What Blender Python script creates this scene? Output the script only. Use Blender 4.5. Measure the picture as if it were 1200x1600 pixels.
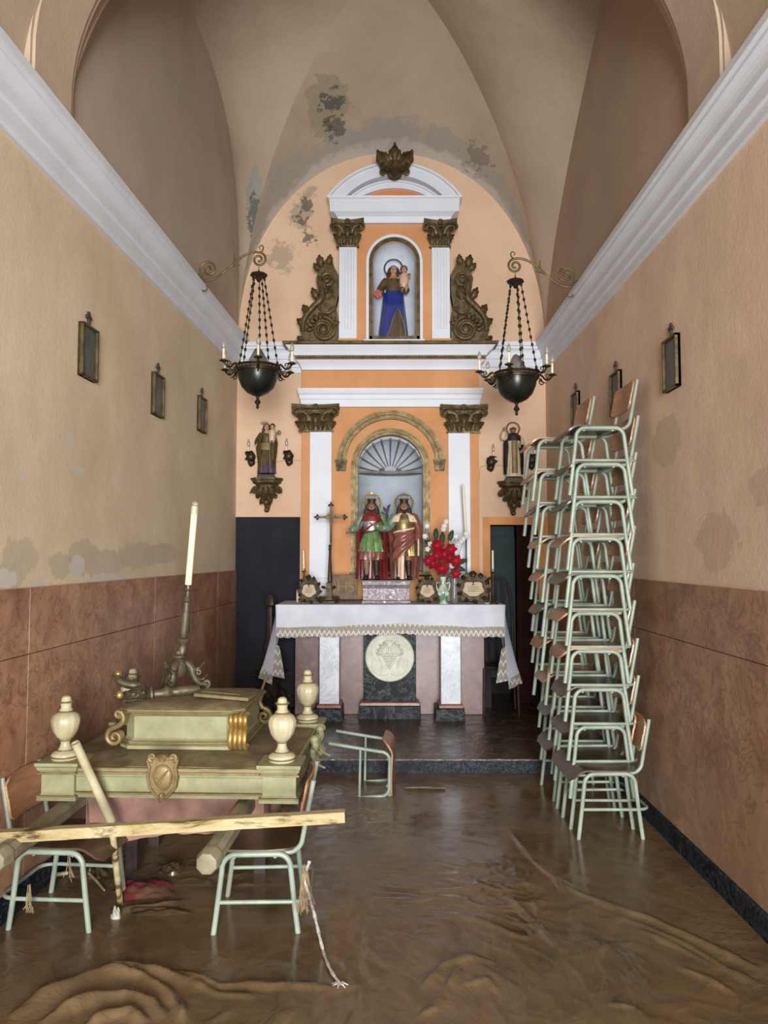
import bpy, bmesh, math, random
from mathutils import Vector, Matrix, Euler, noise
random.seed(7)
PI = math.pi
R = math.radians
for o in list(bpy.data.objects):
    bpy.data.objects.remove(o)
SC = bpy.context.scene
COL = SC.collection

# ------------------------------------------------------------------ camera, world, light, exposure
FPX = 1180.0
CAM_Z = 1.66
PITCH = math.atan(67.0 / FPX)
YAW = math.atan(5.0 / FPX)
cam_data = bpy.data.cameras.new('camera')
cam_data.sensor_fit = 'VERTICAL'
cam_data.sensor_height = 24.0
cam_data.lens = 24.0 * FPX / 1600.0
cam_data.clip_start = 0.05
cam = bpy.data.objects.new('camera', cam_data)
COL.objects.link(cam)
cam.location = (0, 0, CAM_Z)
cam.rotation_euler = (PI / 2 + PITCH, 0, YAW)
SC.camera = cam
CAM_M = Euler((PI / 2 + PITCH, 0, YAW)).to_matrix()

world = bpy.data.worlds.new('daylight')
SC.world = world
world.use_nodes = True
wb = world.node_tree.nodes['Background']
wb.inputs[0].default_value = (0.78, 0.88, 1.0, 1)
wb.inputs[1].default_value = 0.5

def area_light(name, loc, rot, sx, sy, power, col):
    d = bpy.data.lights.new(name, 'AREA')
    d.shape = 'RECTANGLE'; d.size = sx; d.size_y = sy
    d.energy = power; d.color = col
    o = bpy.data.objects.new(name, d); COL.objects.link(o)
    o.location = loc; o.rotation_euler = rot
    return o
# daylight of the open street door behind the camera
area_light('door_daylight', (0.45, -4.6, 1.75), (R(90), 0, 0), 2.6, 3.1, 1380, (0.96, 0.98, 1.0))

SC.view_settings.view_transform = 'Standard'
SC.view_settings.look = 'None'
SC.view_settings.gamma = 1.0
SC.view_settings.use_curve_mapping = False
SC.view_settings.exposure = 0.12

# ------------------------------------------------------------------ survey: photo point -> place in the chapel
def ray(px, py):
    return CAM_M @ Vector(((px - 600) / FPX, -(py - 800) / FPX, -1))
def P(px, py, Y):
    d = ray(px, py); t = Y / d.y
    return Vector((d.x * t, Y, CAM_Z + d.z * t))
def G(px, py, z=0.0):
    d = ray(px, py); t = (z - CAM_Z) / d.z
    return Vector((d.x * t, d.y * t, z))

# ------------------------------------------------------------------ tags
def tag(o, label=None, cat=None, group=None, kind=None):
    if label: o['label'] = label
    if cat: o['category'] = cat
    if group: o['group'] = group
    if kind: o['kind'] = kind
    return o
def thing(name, label, cat, loc=(0, 0, 0), rz=0.0, group=None, rot=None):
    o = bpy.data.objects.new(name, None); COL.objects.link(o)
    o.empty_display_size = 0.05
    o.location = loc
    o.rotation_euler = rot if rot else (0, 0, rz)
    return tag(o, label, cat, group)
def copy_tree(o, parent=None):
    kids = list(o.children)
    c = o.copy(); COL.objects.link(c)
    if parent is not None: c.parent = parent
    for k in kids: copy_tree(k, c)
    return c

# ------------------------------------------------------------------ mesh builder
class MB:
    def __init__(s): s.v = []; s.f = []
    def add(s, vs, fs):
        b = len(s.v)
        s.v += [Vector(p) for p in vs]
        s.f += [tuple(i + b for i in f) for f in fs]
        return s
    def box(s, x0, x1, y0, y1, z0, z1):
        return s.add([(x0,y0,z0),(x1,y0,z0),(x1,y1,z0),(x0,y1,z0),(x0,y0,z1),(x1,y0,z1),(x1,y1,z1),(x0,y1,z1)],
                     [(0,3,2,1),(4,5,6,7),(0,1,5,4),(1,2,6,5),(2,3,7,6),(3,0,4,7)])
    def obox(s, c, size, m=None):
        c = Vector(c); h = Vector(size) / 2; m = m or Matrix.Identity(3)
        pts = []
        for z in (-1, 1):
            for x, y in ((-1,-1),(1,-1),(1,1),(-1,1)):
                pts.append(c + m @ Vector((x*h.x, y*h.y, z*h.z)))
        return s.add(pts, [(0,3,2,1),(4,5,6,7),(0,1,5,4),(1,2,6,5),(2,3,7,6),(3,0,4,7)])
    def loft(s, rings, caps=True, closed=False):
        n = len(rings[0]); b = len(s.v)
        for r in rings: s.v += [Vector(p) for p in r]
        m = len(rings)
        for i in range(m if closed else m - 1):
            j = (i + 1) % m
            for k in range(n):
                l = (k + 1) % n
                s.f.append((b+i*n+k, b+i*n+l, b+j*n+l, b+j*n+k))
        if caps and not closed:
            s.f.append(tuple(b + k for k in reversed(range(n))))
            s.f.append(tuple(b + (m-1)*n + k for k in range(n)))
        return s
    def tube(s, pts, r, n=8, caps=True, closed=False, flat=1.0):
        pts = [Vector(p) for p in pts]; m = len(pts)
        if not hasattr(r, '__len__'): r = [r] * m
        tans = []
        for i in range(m):
            if closed: t = pts[(i+1) % m] - pts[i-1]
            else: t = pts[min(i+1, m-1)] - pts[max(i-1, 0)]
            tans.append(t.normalized() if t.length > 1e-9 else Vector((0,0,1)))
        t0 = tans[0]
        up = Vector((0,1,0)) if abs(t0.y) < 0.9 else Vector((1,0,0))
        nrm = (up - t0 * up.dot(t0)).normalized()
        rings = []
        for i in range(m):
            t = tans[i]
            nrm = nrm - t * nrm.dot(t)
            if nrm.length < 1e-6: nrm = Vector((1,0,0)) if abs(t.x) < .9 else Vector((0,0,1))
            nrm = (nrm - t * nrm.dot(t)).normalized()
            b = t.cross(nrm)
            rings.append([pts[i] + (nrm * math.cos(2*PI*k/n) * flat + b * math.sin(2*PI*k/n)) * r[i] for k in range(n)])
        return s.loft(rings, caps, closed)
    def lathe(s, prof, n=20, o=(0,0,0), m=None, ribs=0, amp=0.0):
        o = Vector(o); rings = []
        for r, z in prof:
            ring = []
            for k in range(n):
                a = 2*PI*k/n
                q = r * (1 + amp * math.cos(ribs*a)) if ribs else r
                p = Vector((q*math.cos(a), q*math.sin(a), z))
                ring.append(o + (m @ p if m else p))
            rings.append(ring)
        return s.loft(rings)
    def ell(s, c, rad, nu=12, nv=8, m=None):
        c = Vector(c)
        if not hasattr(rad, '__len__'): rad = (rad, rad, rad)
        rings = []
        for j in range(nv + 1):
            th = -PI/2 + PI*(j + (0.12 if j == 0 else (-0.12 if j == nv else 0)))/nv
            ring = []
            for k in range(nu):
                a = 2*PI*k/nu
                p = Vector((rad[0]*math.cos(th)*math.cos(a), rad[1]*math.cos(th)*math.sin(a), rad[2]*math.sin(th)))
                ring.append(c + (m @ p if m else p))
            rings.append(ring)
        return s.loft(rings)
    def prism(s, poly, y0, y1):              # polygon in x-z pushed along y
        n = len(poly); b = len(s.v)
        s.v += [Vector((p[0], y0, p[1])) for p in poly] + [Vector((p[0], y1, p[1])) for p in poly]
        s.f.append(tuple(b+i for i in range(n))); s.f.append(tuple(b+n+i for i in reversed(range(n))))
        for i in range(n):
            j = (i+1) % n
            s.f.append((b+i, b+n+i, b+n+j, b+j))
        return s
    def band(s, A, B, y0, y1, closed=False):  # moulding between two x-z paths
        n = len(A); b = len(s.v)
        for q, y in ((A,y0),(B,y0),(A,y1),(B,y1)):
            s.v += [Vector((p[0], y, p[1])) for p in q]
        for i in range(n if closed else n-1):
            j = (i+1) % n
            a0,a1,b0,b1 = b+i,b+j,b+n+i,b+n+j
            c0,c1,d0,d1 = b+2*n+i,b+2*n+j,b+3*n+i,b+3*n+j
            s.f += [(a0,b0,b1,a1),(c0,c1,d1,d0),(a0,a1,c1,c0),(b0,d0,d1,b1)]
        if not closed:
            for i in (0, n-1): s.f.append((b+i, b+2*n+i, b+3*n+i, b+n+i))
        return s
    def rects(s, rows):                      # rows of (z, x0, x1, y0, y1)
        return s.loft([[(x0,y0,z),(x1,y0,z),(x1,y1,z),(x0,y1,z)] for z,x0,x1,y0,y1 in rows])
    def grid(s, fn, nu, nv, thick=0.0, wrap=False):
        b = len(s.v)
        pts = [[Vector(fn(i/nu, j/nv)) for j in range(nv+1)] for i in range(nu+1)]
        for row in pts: s.v += row
        w = nv + 1
        for i in range(nu):
            for j in range(nv):
                s.f.append((b+i*w+j, b+(i+1)*w+j, b+(i+1)*w+j+1, b+i*w+j+1))
        if thick:
            b2 = len(s.v)
            for i in range(nu+1):
                for j in range(nv+1):
                    du = pts[min(i+1,nu)][j] - pts[max(i-1,0)][j]
                    dv = pts[i][min(j+1,nv)] - pts[i][max(j-1,0)]
                    nn = du.cross(dv)
                    nn = nn.normalized() if nn.length > 1e-12 else Vector((0,0,1))
                    s.v.append(pts[i][j] - nn*thick)
            for i in range(nu):
                for j in range(nv):
                    s.f.append((b2+i*w+j, b2+i*w+j+1, b2+(i+1)*w+j+1, b2+(i+1)*w+j))
            edge = [(i,0) for i in range(nu)] + [(nu,j) for j in range(nv)] + [(i,nv) for i in range(nu,0,-1)] + [(0,j) for j in range(nv,0,-1)]
            for q in range(len(edge)):
                (i,j),(k,l) = edge[q], edge[(q+1) % len(edge)]
                s.f.append((b+i*w+j, b2+i*w+j, b2+k*w+l, b+k*w+l))
        return s
    def leaf(s, o, up, out, L, W, curl=0.6, lobes=5, thick=0.006):
        """an acanthus leaf rising along `up` and curling over along `out`"""
        o = Vector(o); up = Vector(up).normalized(); out = Vector(out).normalized(); side = up.cross(out).normalized()
        def fn(u, v):
            a = u * curl * PI
            h = math.sin(min(a, PI*0.97)) / (curl*PI) * L * 1.0 if curl > 0.02 else u*L
            d = (1 - math.cos(a)) / (curl*PI) * L if curl > 0.02 else 0
            w = W * (0.55 + 0.45*math.sin(PI*min(1, u*1.05))) * math.sqrt(max(.04, 1 - u**4)) * (0.88 + 0.12*math.cos(lobes*2*PI*u))
            x = (v - .5) * 2
            return o + up*h + out*(d + 0.18*W*(1 - abs(x))**1 - 0.05*W*math.cos(3*PI*x)) + side*(x*w*0.5)
        return s.grid(fn, 12, 8, thick)
    def spiral(s, c, r0, r1, turns, t0, t1, a0=0.0, sgn=1, plane='xz', n=8, y=0.0, steps=18):
        """a volute: radius r0 -> r1, tube radius t0 -> t1, in a plane"""
        pts = []; rr = []
        m = max(8, int(steps*turns))
        for i in range(m+1):
            u = i/m
            r = r0 + (r1-r0)*u**0.85
            a = a0 + sgn*2*PI*turns*u
            if plane == 'xz': p = (c[0]+r*math.cos(a), c[1], c[2]+r*math.sin(a))
            elif plane == 'yz': p = (c[0], c[1]+r*math.cos(a), c[2]+r*math.sin(a))
            else: p = (c[0]+r*math.cos(a), c[1]+r*math.sin(a), c[2])
            pts.append(p); rr.append(t0+(t1-t0)*u)
        return s.tube(pts, rr, n)
    def xf(s, m):
        s.v = [m @ p for p in s.v]; return s
    def build(s, name, mat, parent=None, bevel=0.0, ang=38, remesh=0.0, sub=0, loc=None, smooth=True, seg=2):
        me = bpy.data.meshes.new(name)
        me.from_pydata([tuple(p) for p in s.v], [], s.f)
        bm = bmesh.new(); bm.from_mesh(me)
        bmesh.ops.recalc_face_normals(bm, faces=bm.faces)
        bm.to_mesh(me); bm.free()
        if mat is not None:
            for mm in (mat if isinstance(mat, (list, tuple)) else [mat]): me.materials.append(mm)
        if smooth:
            me.shade_smooth()
            if not remesh: me.set_sharp_from_angle(angle=R(ang))
        o = bpy.data.objects.new(name, me); COL.objects.link(o)
        if loc is not None: o.location = loc
        if parent is not None: o.parent = parent
        if remesh:
            md = o.modifiers.new('body', 'REMESH'); md.mode = 'VOXEL'; md.voxel_size = remesh; md.use_smooth_shade = True
            sm = o.modifiers.new('soft', 'SMOOTH'); sm.iterations = 2; sm.factor = 0.4
        if bevel:
            md = o.modifiers.new('edges', 'BEVEL'); md.width = bevel; md.segments = seg; md.limit_method = 'ANGLE'; md.angle_limit = R(40)
        if sub:
            md = o.modifiers.new('soft', 'SUBSURF'); md.levels = sub; md.render_levels = sub
        return o

def arc(cx, cz, rx, rz, a0, a1, n):
    return [(cx + rx*math.cos(R(a0+(a1-a0)*i/n)), cz + rz*math.sin(R(a0+(a1-a0)*i/n))) for i in range(n+1)]
def smooth_path(pts, k=6):
    """Catmull-Rom through the points"""
    pts = [Vector(p) for p in pts]; out = []
    for i in range(len(pts)-1):
        p0 = pts[max(i-1,0)]; p1 = pts[i]; p2 = pts[i+1]; p3 = pts[min(i+2,len(pts)-1)]
        for j in range(k):
            t = j/k
            out.append(0.5*((2*p1)+(p2-p0)*t+(2*p0-5*p1+4*p2-p3)*t*t+(3*p1-p0-3*p2+p3)*t**3))
    out.append(pts[-1]); return out
def lerp(a, b, t): return a + (b-a)*t
def interp(tab, x):
    for (x0,y0),(x1,y1) in zip(tab, tab[1:]):
        if x <= x1: return y0 + (y1-y0)*max(0,(x-x0))/(x1-x0)
    return tab[-1][1]

# ------------------------------------------------------------------ materials
def srgb(r, g, b):
    f = lambda u: (u/255/12.92) if u/255 <= 0.04045 else ((u/255+0.055)/1.055)**2.4
    return (f(r), f(g), f(b), 1.0)
class NT:
    def __init__(s, name):
        s.m = bpy.data.materials.new(name); s.m.use_nodes = True
        s.t = s.m.node_tree; s.n = s.t.nodes
        s.bsdf = s.n['Principled BSDF']
        s.co = s.n.new('ShaderNodeTexCoord').outputs['Object']
        s.geo = None
    def L(s, a, b): s.t.links.new(a, b)
    def val(s, i, v):
        if hasattr(v, 'is_output') or isinstance(v, bpy.types.NodeSocket): s.L(v, i)
        else: i.default_value = v
    def noise(s, scale, detail=4, rough=.55, dist=0.0, co=None, out='Fac', stretch=None):
        n = s.n.new('ShaderNodeTexNoise'); c = co or s.co
        if stretch:
            mp = s.n.new('ShaderNodeMapping'); mp.inputs['Scale'].default_value = stretch
            s.L(c, mp.inputs[0]); c = mp.outputs[0]
        s.L(c, n.inputs['Vector']); n.inputs['Scale'].default_value = scale; n.inputs['Detail'].default_value = detail
        n.inputs['Roughness'].default_value = rough; n.inputs['Distortion'].default_value = dist
        return n.outputs[0] if out == 'Fac' else n.outputs[1]
    def vor(s, scale, feature='F1', co=None, out=0, rand=1.0):
        n = s.n.new('ShaderNodeTexVoronoi'); n.feature = feature
        s.L(co or s.co, n.inputs['Vector']); n.inputs['Scale'].default_value = scale
        return n.outputs[out]
    def ramp(s, fac, stops, interp='LINEAR'):
        r = s.n.new('ShaderNodeValToRGB'); r.color_ramp.interpolation = interp
        e = r.color_ramp.elements
        while len(e) < len(stops): e.new(0.5)
        for x, (p, c) in zip(e, stops):
            x.position = p
            x.color = c if hasattr(c, '__len__') else (c, c, c, 1)
        s.L(fac, r.inputs[0]); return r.outputs[0]
    def mix(s, fac, a, b, mode='MIX'):
        m = s.n.new('ShaderNodeMix'); m.data_type = 'RGBA'; m.blend_type = mode
        s.val(m.inputs[0], fac); s.val(m.inputs[6], a); s.val(m.inputs[7], b)
        return m.outputs[2]
    def math(s, op, a, b=0.0, c=0.0, clamp=False):
        m = s.n.new('ShaderNodeMath'); m.operation = op; m.use_clamp = clamp
        s.val(m.inputs[0], a); s.val(m.inputs[1], b)
        if op in ('MULTIPLY_ADD',): s.val(m.inputs[2], c)
        return m.outputs[0]
    def xyz(s, co=None):
        n = s.n.new('ShaderNodeSeparateXYZ'); s.L(co or s.co, n.inputs[0]); return n.outputs
    def warp(s, scale, amt, co=None):
        nz = s.noise(scale, 3, out='Color', co=co)
        v = s.n.new('ShaderNodeVectorMath'); v.operation = 'MULTIPLY_ADD'
        s.L(nz, v.inputs[0]); v.inputs[1].default_value = (amt,)*3; s.L(co or s.co, v.inputs[2])
        return v.outputs[0]
    def patch(s, c, r, nscale=9, k=0.9, lo=.5, hi=.56, detail=6):
        """mask of a ragged patch about a place"""
        v = s.n.new('ShaderNodeVectorMath'); v.operation = 'SUBTRACT'; s.L(s.co, v.inputs[0]); v.inputs[1].default_value = c
        d = s.n.new('ShaderNodeVectorMath'); d.operation = 'DIVIDE'; s.L(v.outputs[0], d.inputs[0]); d.inputs[1].default_value = r
        l = s.n.new('ShaderNodeVectorMath'); l.operation = 'LENGTH'; s.L(d.outputs[0], l.inputs[0])
        inv = s.math('SUBTRACT', 1.0, l.outputs['Value'])
        nz = s.noise(nscale, detail, .65)
        t = s.math('MULTIPLY_ADD', s.math('SUBTRACT', nz, .5), k*2, s.math('ADD', inv, .28))
        return s.ramp(t, [(lo, 0), (hi, 1)])
    def bump(s, h, strength, dist=0.01):
        b = s.n.new('ShaderNodeBump'); b.inputs['Strength'].default_value = strength; b.inputs['Distance'].default_value = dist
        s.L(h, b.inputs['Height']); s.L(b.outputs[0], s.bsdf.inputs['Normal'])
    def done(s, col, rough=.6, metal=0.0, spec=None):
        s.val(s.bsdf.inputs['Base Color'], col); s.val(s.bsdf.inputs['Roughness'], rough); s.val(s.bsdf.inputs['Metallic'], metal)
        if spec is not None: s.bsdf.inputs['Specular IOR Level'].default_value = spec
        return s.m
def simple(name, c1, c2=None, scale=10, rough=.55, metal=0.0, bump=0.0, bscale=None, spec=None, lo=.35, hi=.65, detail=5):
    t = NT(name)
    if c2 is None: c2 = tuple(u*0.8 for u in c1[:3]) + (1,)
    nz = t.noise(scale, detail)
    col = t.ramp(nz, [(lo, c2), (hi, c1)])
    if bump: t.bump(t.noise(bscale or scale*3, 5), bump, .006)
    return t.done(col, rough, metal, spec)

# plasters
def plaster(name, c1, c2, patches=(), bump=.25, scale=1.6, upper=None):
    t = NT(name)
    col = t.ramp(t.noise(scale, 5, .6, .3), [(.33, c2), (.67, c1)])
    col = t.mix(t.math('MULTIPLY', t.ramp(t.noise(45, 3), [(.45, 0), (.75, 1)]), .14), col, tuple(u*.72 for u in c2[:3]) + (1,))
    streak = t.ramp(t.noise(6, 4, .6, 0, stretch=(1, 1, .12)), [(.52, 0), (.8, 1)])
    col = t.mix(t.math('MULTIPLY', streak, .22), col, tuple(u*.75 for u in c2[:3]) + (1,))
    if upper:                               # the lunettes above the cornice are mixed to a darker, greyer tone
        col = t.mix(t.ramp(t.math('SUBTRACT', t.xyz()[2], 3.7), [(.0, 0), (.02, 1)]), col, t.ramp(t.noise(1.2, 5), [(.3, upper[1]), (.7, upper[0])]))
    for p in patches:
        c, r, pc, kw = p
        col = t.mix(t.math('MULTIPLY', t.patch(c, r, **{k: v for k, v in kw.items() if k != 'a'}), kw.get('a', 1.0)), col, pc)
    h = t.math('ADD', t.noise(3, 5), t.math('MULTIPLY', t.noise(60, 3), .25))
    t.bump(h, bump, .02)
    return t.done(col, .88, 0, .25)
GREY_P = srgb(182, 168, 144); MOLD = srgb(74, 78, 70); LIME = srgb(196, 188, 176); PALE = srgb(206, 190, 168)
PEACH = srgb(222, 186, 150); PEACH2 = srgb(205, 166, 134)
# ------------------------------------------------------------------ room measures (metres, water level at z = 0)
YB = 7.835                     # back wall
XR = 1.66                      # right wall
def XL(y): return -1.574 - 0.0432*(YB - y)     # left wall runs slightly askew
ZF = -0.05                     # floor under the flood
ZS = 3.86                      # top of the cornice, springing of the vault
def on_left(px, py):
    d = ray(px, py); t = (-1.574 - 0.0432*YB)/(d.x - 0.0432*d.y)
    return Vector((d.x*t, d.y*t, CAM_Z + d.z*t))
def on_cell(fn, px, py):
    """the place on a vault cell seen at a photo point"""
    d = ray(px, py).normalized(); o = Vector((0,0,CAM_Z)); best = None
    for i in range(81):
        for j in range(41):
            p = Vector(fn(i/80, j/40)); v = p-o; e = (v - d*v.dot(d)).length
            if best is None or e < best[0]: best = (e, p)
    return best[1]
def on_right(px, py):
    d = ray(px, py); t = XR/d.x
    return Vector((d.x*t, d.y*t, CAM_Z + d.z*t))

# vault: one groin bay before the altar, a rib, and a plain barrel towards the street
YRIB0, YRIB1 = 3.50, 3.95
YC, LV = (YRIB1+YB)/2, (YB-YRIB1)/2
def cxw(y): return (XL(y)+XR)/2, (XR-XL(y))/2
def sup(u, p):
    u = min(1.0, abs(u)); return max(0.0, 1-u**p)**(1/p)
ZG = lambda s: ZS + 2.70*sup(s, 1.8)
ZA = lambda s: ZS + 2.38*sup(s, 3.5)
ZAR_T = [(-1,0),(-.99,.45),(-.95,.85),(-.86,1.35),(-.7,1.78),(-.5,2.02),(-.3,2.07),(-.1,1.98),(.05,1.83),(.2,1.66),(.37,1.46),(.54,1.22),(.72,.93),(.86,.62),(.95,.34),(1,0)]
ZAR_S = smooth_path([(a, 0, b) for a, b in ZAR_T], 6)
ZAR = lambda s: ZS + interp([(p.x, p.z) for p in ZAR_S], s)
ZBK = lambda s: ZS + 2.08*sup(s, 2.1)
def qn(i): return math.sin(PI*(i-.5))
def cell_side(sgn):
    def fn(u, v):
        s = qn(u); y = YC + LV*s; cx, w = cxw(y)
        return (cx + sgn*w*((1-v)+v*abs(s)), y, lerp(ZA(s) if sgn < 0 else ZAR(s), ZG(s), v))
    return fn
def cell_end(sgn):
    def fn(u, v):
        s = qn(u); y = (YB if sgn > 0 else YRIB1)*(1-v) + (YC + sgn*LV*abs(s))*v
        cx, w = cxw(y)
        return (cx + w*s, y, lerp(ZBK(s), ZG(s), v))
    return fn
lp = []
for px, py, ry, rz_, k in ((32,872,.22,.13,.5),(12,905,.2,.1,.6),(95,885,.2,.10,.5),(130,868,.25,.13,.5),(160,880,.5,.12,.45),(215,868,.5,.12,.45),(255,865,.5,.10,.5)):
    lp.append((tuple(on_left(px,py)), (.4, ry, rz_), GREY_P, dict(nscale=14, k=k, a=.8, lo=.5, hi=.6)))
for px, py, ry, rz_ in ((8,905,.14,.06),(60,915,.1,.05),(170,905,.4,.05),(120,885,.12,.08),(110,690,.05,.09),(125,735,.08,.03),(36,745,.02,.03)):
    lp.append((tuple(on_left(px,py)), (.4, ry, rz_), LIME, dict(nscale=24, k=.6)))
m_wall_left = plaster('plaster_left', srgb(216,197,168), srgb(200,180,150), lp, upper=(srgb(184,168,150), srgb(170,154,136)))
rp = []
for px, py, ry, rz_ in ((1190,760,.15,.12),(1120,850,.3,.2),(1040,690,.3,.2)):
    rp.append((tuple(on_right(px,py)), (.4, ry, rz_), srgb(178,156,132), dict(nscale=8, k=.5, a=.5)))
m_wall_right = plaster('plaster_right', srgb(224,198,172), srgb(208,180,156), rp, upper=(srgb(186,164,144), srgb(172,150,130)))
bp = []
for px, py, r_, kk in ((470,335,(.2,.4,.32),1.0),(440,400,(.25,.4,.3),.9),(485,300,(.12,.4,.12),1.0),(505,430,(.12,.4,.2),.8)):
    bp.append((tuple(P(px,py,YB)), r_, srgb(120,118,104), dict(nscale=11, k=kk, a=.5, lo=.66, hi=.86)))
for px, py in ((470,345),(482,372),(478,320)):
    bp.append((tuple(P(px,py,YB)), (.16,.4,.16), MOLD, dict(nscale=20, k=1.3, a=.75, lo=.86, hi=.95)))
bp.append((tuple(P(480,440,YB)), (.5,.4,.4), srgb(92,84,72), dict(nscale=30, k=1.4, a=.7, lo=1.05, hi=1.13)))
bp.append((tuple(P(775,450,YB)), (.3,.4,.35), srgb(92,74,60), dict(nscale=30, k=1.4, a=.6, lo=1.12, hi=1.2)))
bp.append((tuple(P(757,704,YB)), (.05,.4,.05), PALE, dict(nscale=24, k=.5, a=.9)))
m_wall_back = plaster('plaster_back', srgb(216,184,156), srgb(206,172,142), bp)
m_vault = plaster('plaster_vault', srgb(190,170,148), srgb(174,154,132),
    [(tuple(on_cell(cell_side(-1), 402, 318)), (.16,.3,.45), srgb(150,152,142), dict(nscale=14, k=.8, a=.8)),
     (tuple(on_cell(cell_side(-1), 402, 335)), (.14,.3,.34), srgb(92,98,94), dict(nscale=22, k=1.2, a=.8, lo=.72, hi=.8))], scale=1.1)
m_white = simple('white_paint', srgb(214,217,223), srgb(206,209,215), 3, .55, bump=.05)
m_orange = simple('orange_plaster', srgb(202,146,98), srgb(192,134,86), 3, .8, bump=.15, bscale=40)

# back cell of the vault: lime and mould stains creeping up from the wall
t = NT('plaster_vault_back')
col = t.ramp(t.noise(1.3, 5, .6, .3), [(.33, srgb(174,154,132)), (.67, srgb(190,170,148))])
yv = t.xyz()
up = t.math('SUBTRACT', yv[1], t.math('MULTIPLY', t.math('ABSOLUTE', yv[0]), .16))
msk = t.ramp(t.math('MULTIPLY_ADD', t.math('SUBTRACT', t.noise(3.2, 6, .6), .5), 1.0, t.math('SUBTRACT', up, 7.32)), [(.0, 0), (.09, 1)])
col = t.mix(t.math('MULTIPLY', msk, .8), col, srgb(160,156,148))
rim = t.ramp(t.math('MULTIPLY_ADD', t.math('SUBTRACT', t.noise(7, 5), .5), .3, t.math('SUBTRACT', t.math('SUBTRACT', yv[1], t.math('MULTIPLY', t.math('ABSOLUTE', yv[0]), .06)), 7.65)), [(.0, 0), (.06, 1)])
col = t.mix(t.math('MULTIPLY', rim, .75), col, srgb(196,186,178))
col = t.mix(t.math('MULTIPLY', t.patch(tuple(on_cell(cell_end(1), 515, 165)), (.27,.45,.40), nscale=5, k=.7), .55), col, srgb(142,138,112))
col = t.mix(t.math('MULTIPLY', t.patch(tuple(on_cell(cell_end(1), 522, 160)), (.20,.40,.40), nscale=10, k=1.8, lo=.86, hi=.95), .75), col, srgb(72,78,74))
col = t.mix(t.math('MULTIPLY', t.patch(tuple(on_cell(cell_end(1), 520, 200)), (.22,.3,.2), nscale=12, k=1.2, lo=.76, hi=.84), .7), col, srgb(84,84,74))
col = t.mix(t.math('MULTIPLY', t.patch(tuple(on_cell(cell_end(1), 745, 245)), (.3,.4,.3), nscale=12, k=1.2, lo=.8, hi=.9), .6), col, srgb(120,112,100))
t.bump(t.math('ADD', t.noise(4, 5), t.math('MULTIPLY', t.noise(50, 3), .3)), .3, .02)
m_vault_back = t.done(col, .9, 0, .2)

def marble(name, base, dark, light, vein, scale=3.0, rough=.32, spec=.4, damp=0.0):
    t = NT(name)
    w = t.warp(2.2, .35)
    col = t.ramp(t.noise(scale, 8, .65, .6, co=w), [(.3, dark), (.5, base), (.72, light)])
    v = t.ramp(t.math('ABSOLUTE', t.math('SUBTRACT', t.noise(scale*1.7, 7, .68, 1.2, co=t.warp(3, .5)), .5)), [(.0, 1), (.035, 0)])
    col = t.mix(t.math('MULTIPLY', v, .55), col, vein)
    blot = t.ramp(t.noise(scale*3.5, 6, .7), [(.58, 0), (.7, 1)])
    col = t.mix(t.math('MULTIPLY', blot, .35), col, light)
    if damp:
        z = t.xyz()[2]
        wet = t.ramp(t.math('MULTIPLY_ADD', t.math('SUBTRACT', t.noise(2.6, 6), .5), .9, z), [(.1, 1), (.75, 0)])
        col = t.mix(t.math('MULTIPLY', wet, damp), col, srgb(160,132,104))
        salt = t.math('MULTIPLY', wet, t.ramp(t.noise(3.3, 6, .7), [(.55, 0), (.68, 1)]))
        col = t.mix(t.math('MULTIPLY', salt, .45), col, srgb(190,172,158))
    t.bump(t.noise(20, 4), .05, .005)
    return t.done(col, rough, 0, spec)
m_dado = marble('red_marble', srgb(154,118,92), srgb(126,92,70), srgb(180,144,116), srgb(96,60,44), 2.6, .42, .3, .5)
m_dado_left = marble('red_marble_left', srgb(160,118,90), srgb(130,90,66), srgb(184,146,114), srgb(90,56,42), 2.6, .38, .4, .2)
m_black_marble = marble('black_marble', srgb(22,25,32), srgb(13,15,20), srgb(44,48,56), srgb(90,94,100), 8, .45, .12)
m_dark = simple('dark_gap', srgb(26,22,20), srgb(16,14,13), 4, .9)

def structure(o): return tag(o, kind='structure')

# walls
YN = -1.2
b = MB()
b.add([(XL(YN),YN,ZF-.1),(XL(YB+.3),YB+.3,ZF-.1),(XL(YB+.3),YB+.3,6.6),(XL(YN),YN,6.6),
       (XL(YN)-.2,YN,ZF-.1),(XL(YB+.3)-.2,YB+.3,ZF-.1),(XL(YB+.3)-.2,YB+.3,6.6),(XL(YN)-.2,YN,6.6)],
      [(0,1,2,3),(5,4,7,6),(0,4,5,1),(3,2,6,7),(0,3,7,4),(1,5,6,2)])
structure(b.build('wall_left', m_wall_left, smooth=False))
structure(MB().box(XR, XR+.2, YN, YB+.3, ZF-.1, 6.6).build('wall_right', m_wall_right, smooth=False))
# street wall behind the camera with the open doorway
b = MB().box(-2.2, -1.0, YN-.25, YN, ZF-.1, 6.6).box(1.62, 2.0, YN-.25, YN, ZF-.1, 6.6).box(-1.0, 1.62, YN-.25, YN, 3.55, 6.6)
structure(b.build('wall_front', m_wall_left, smooth=False))
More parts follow.
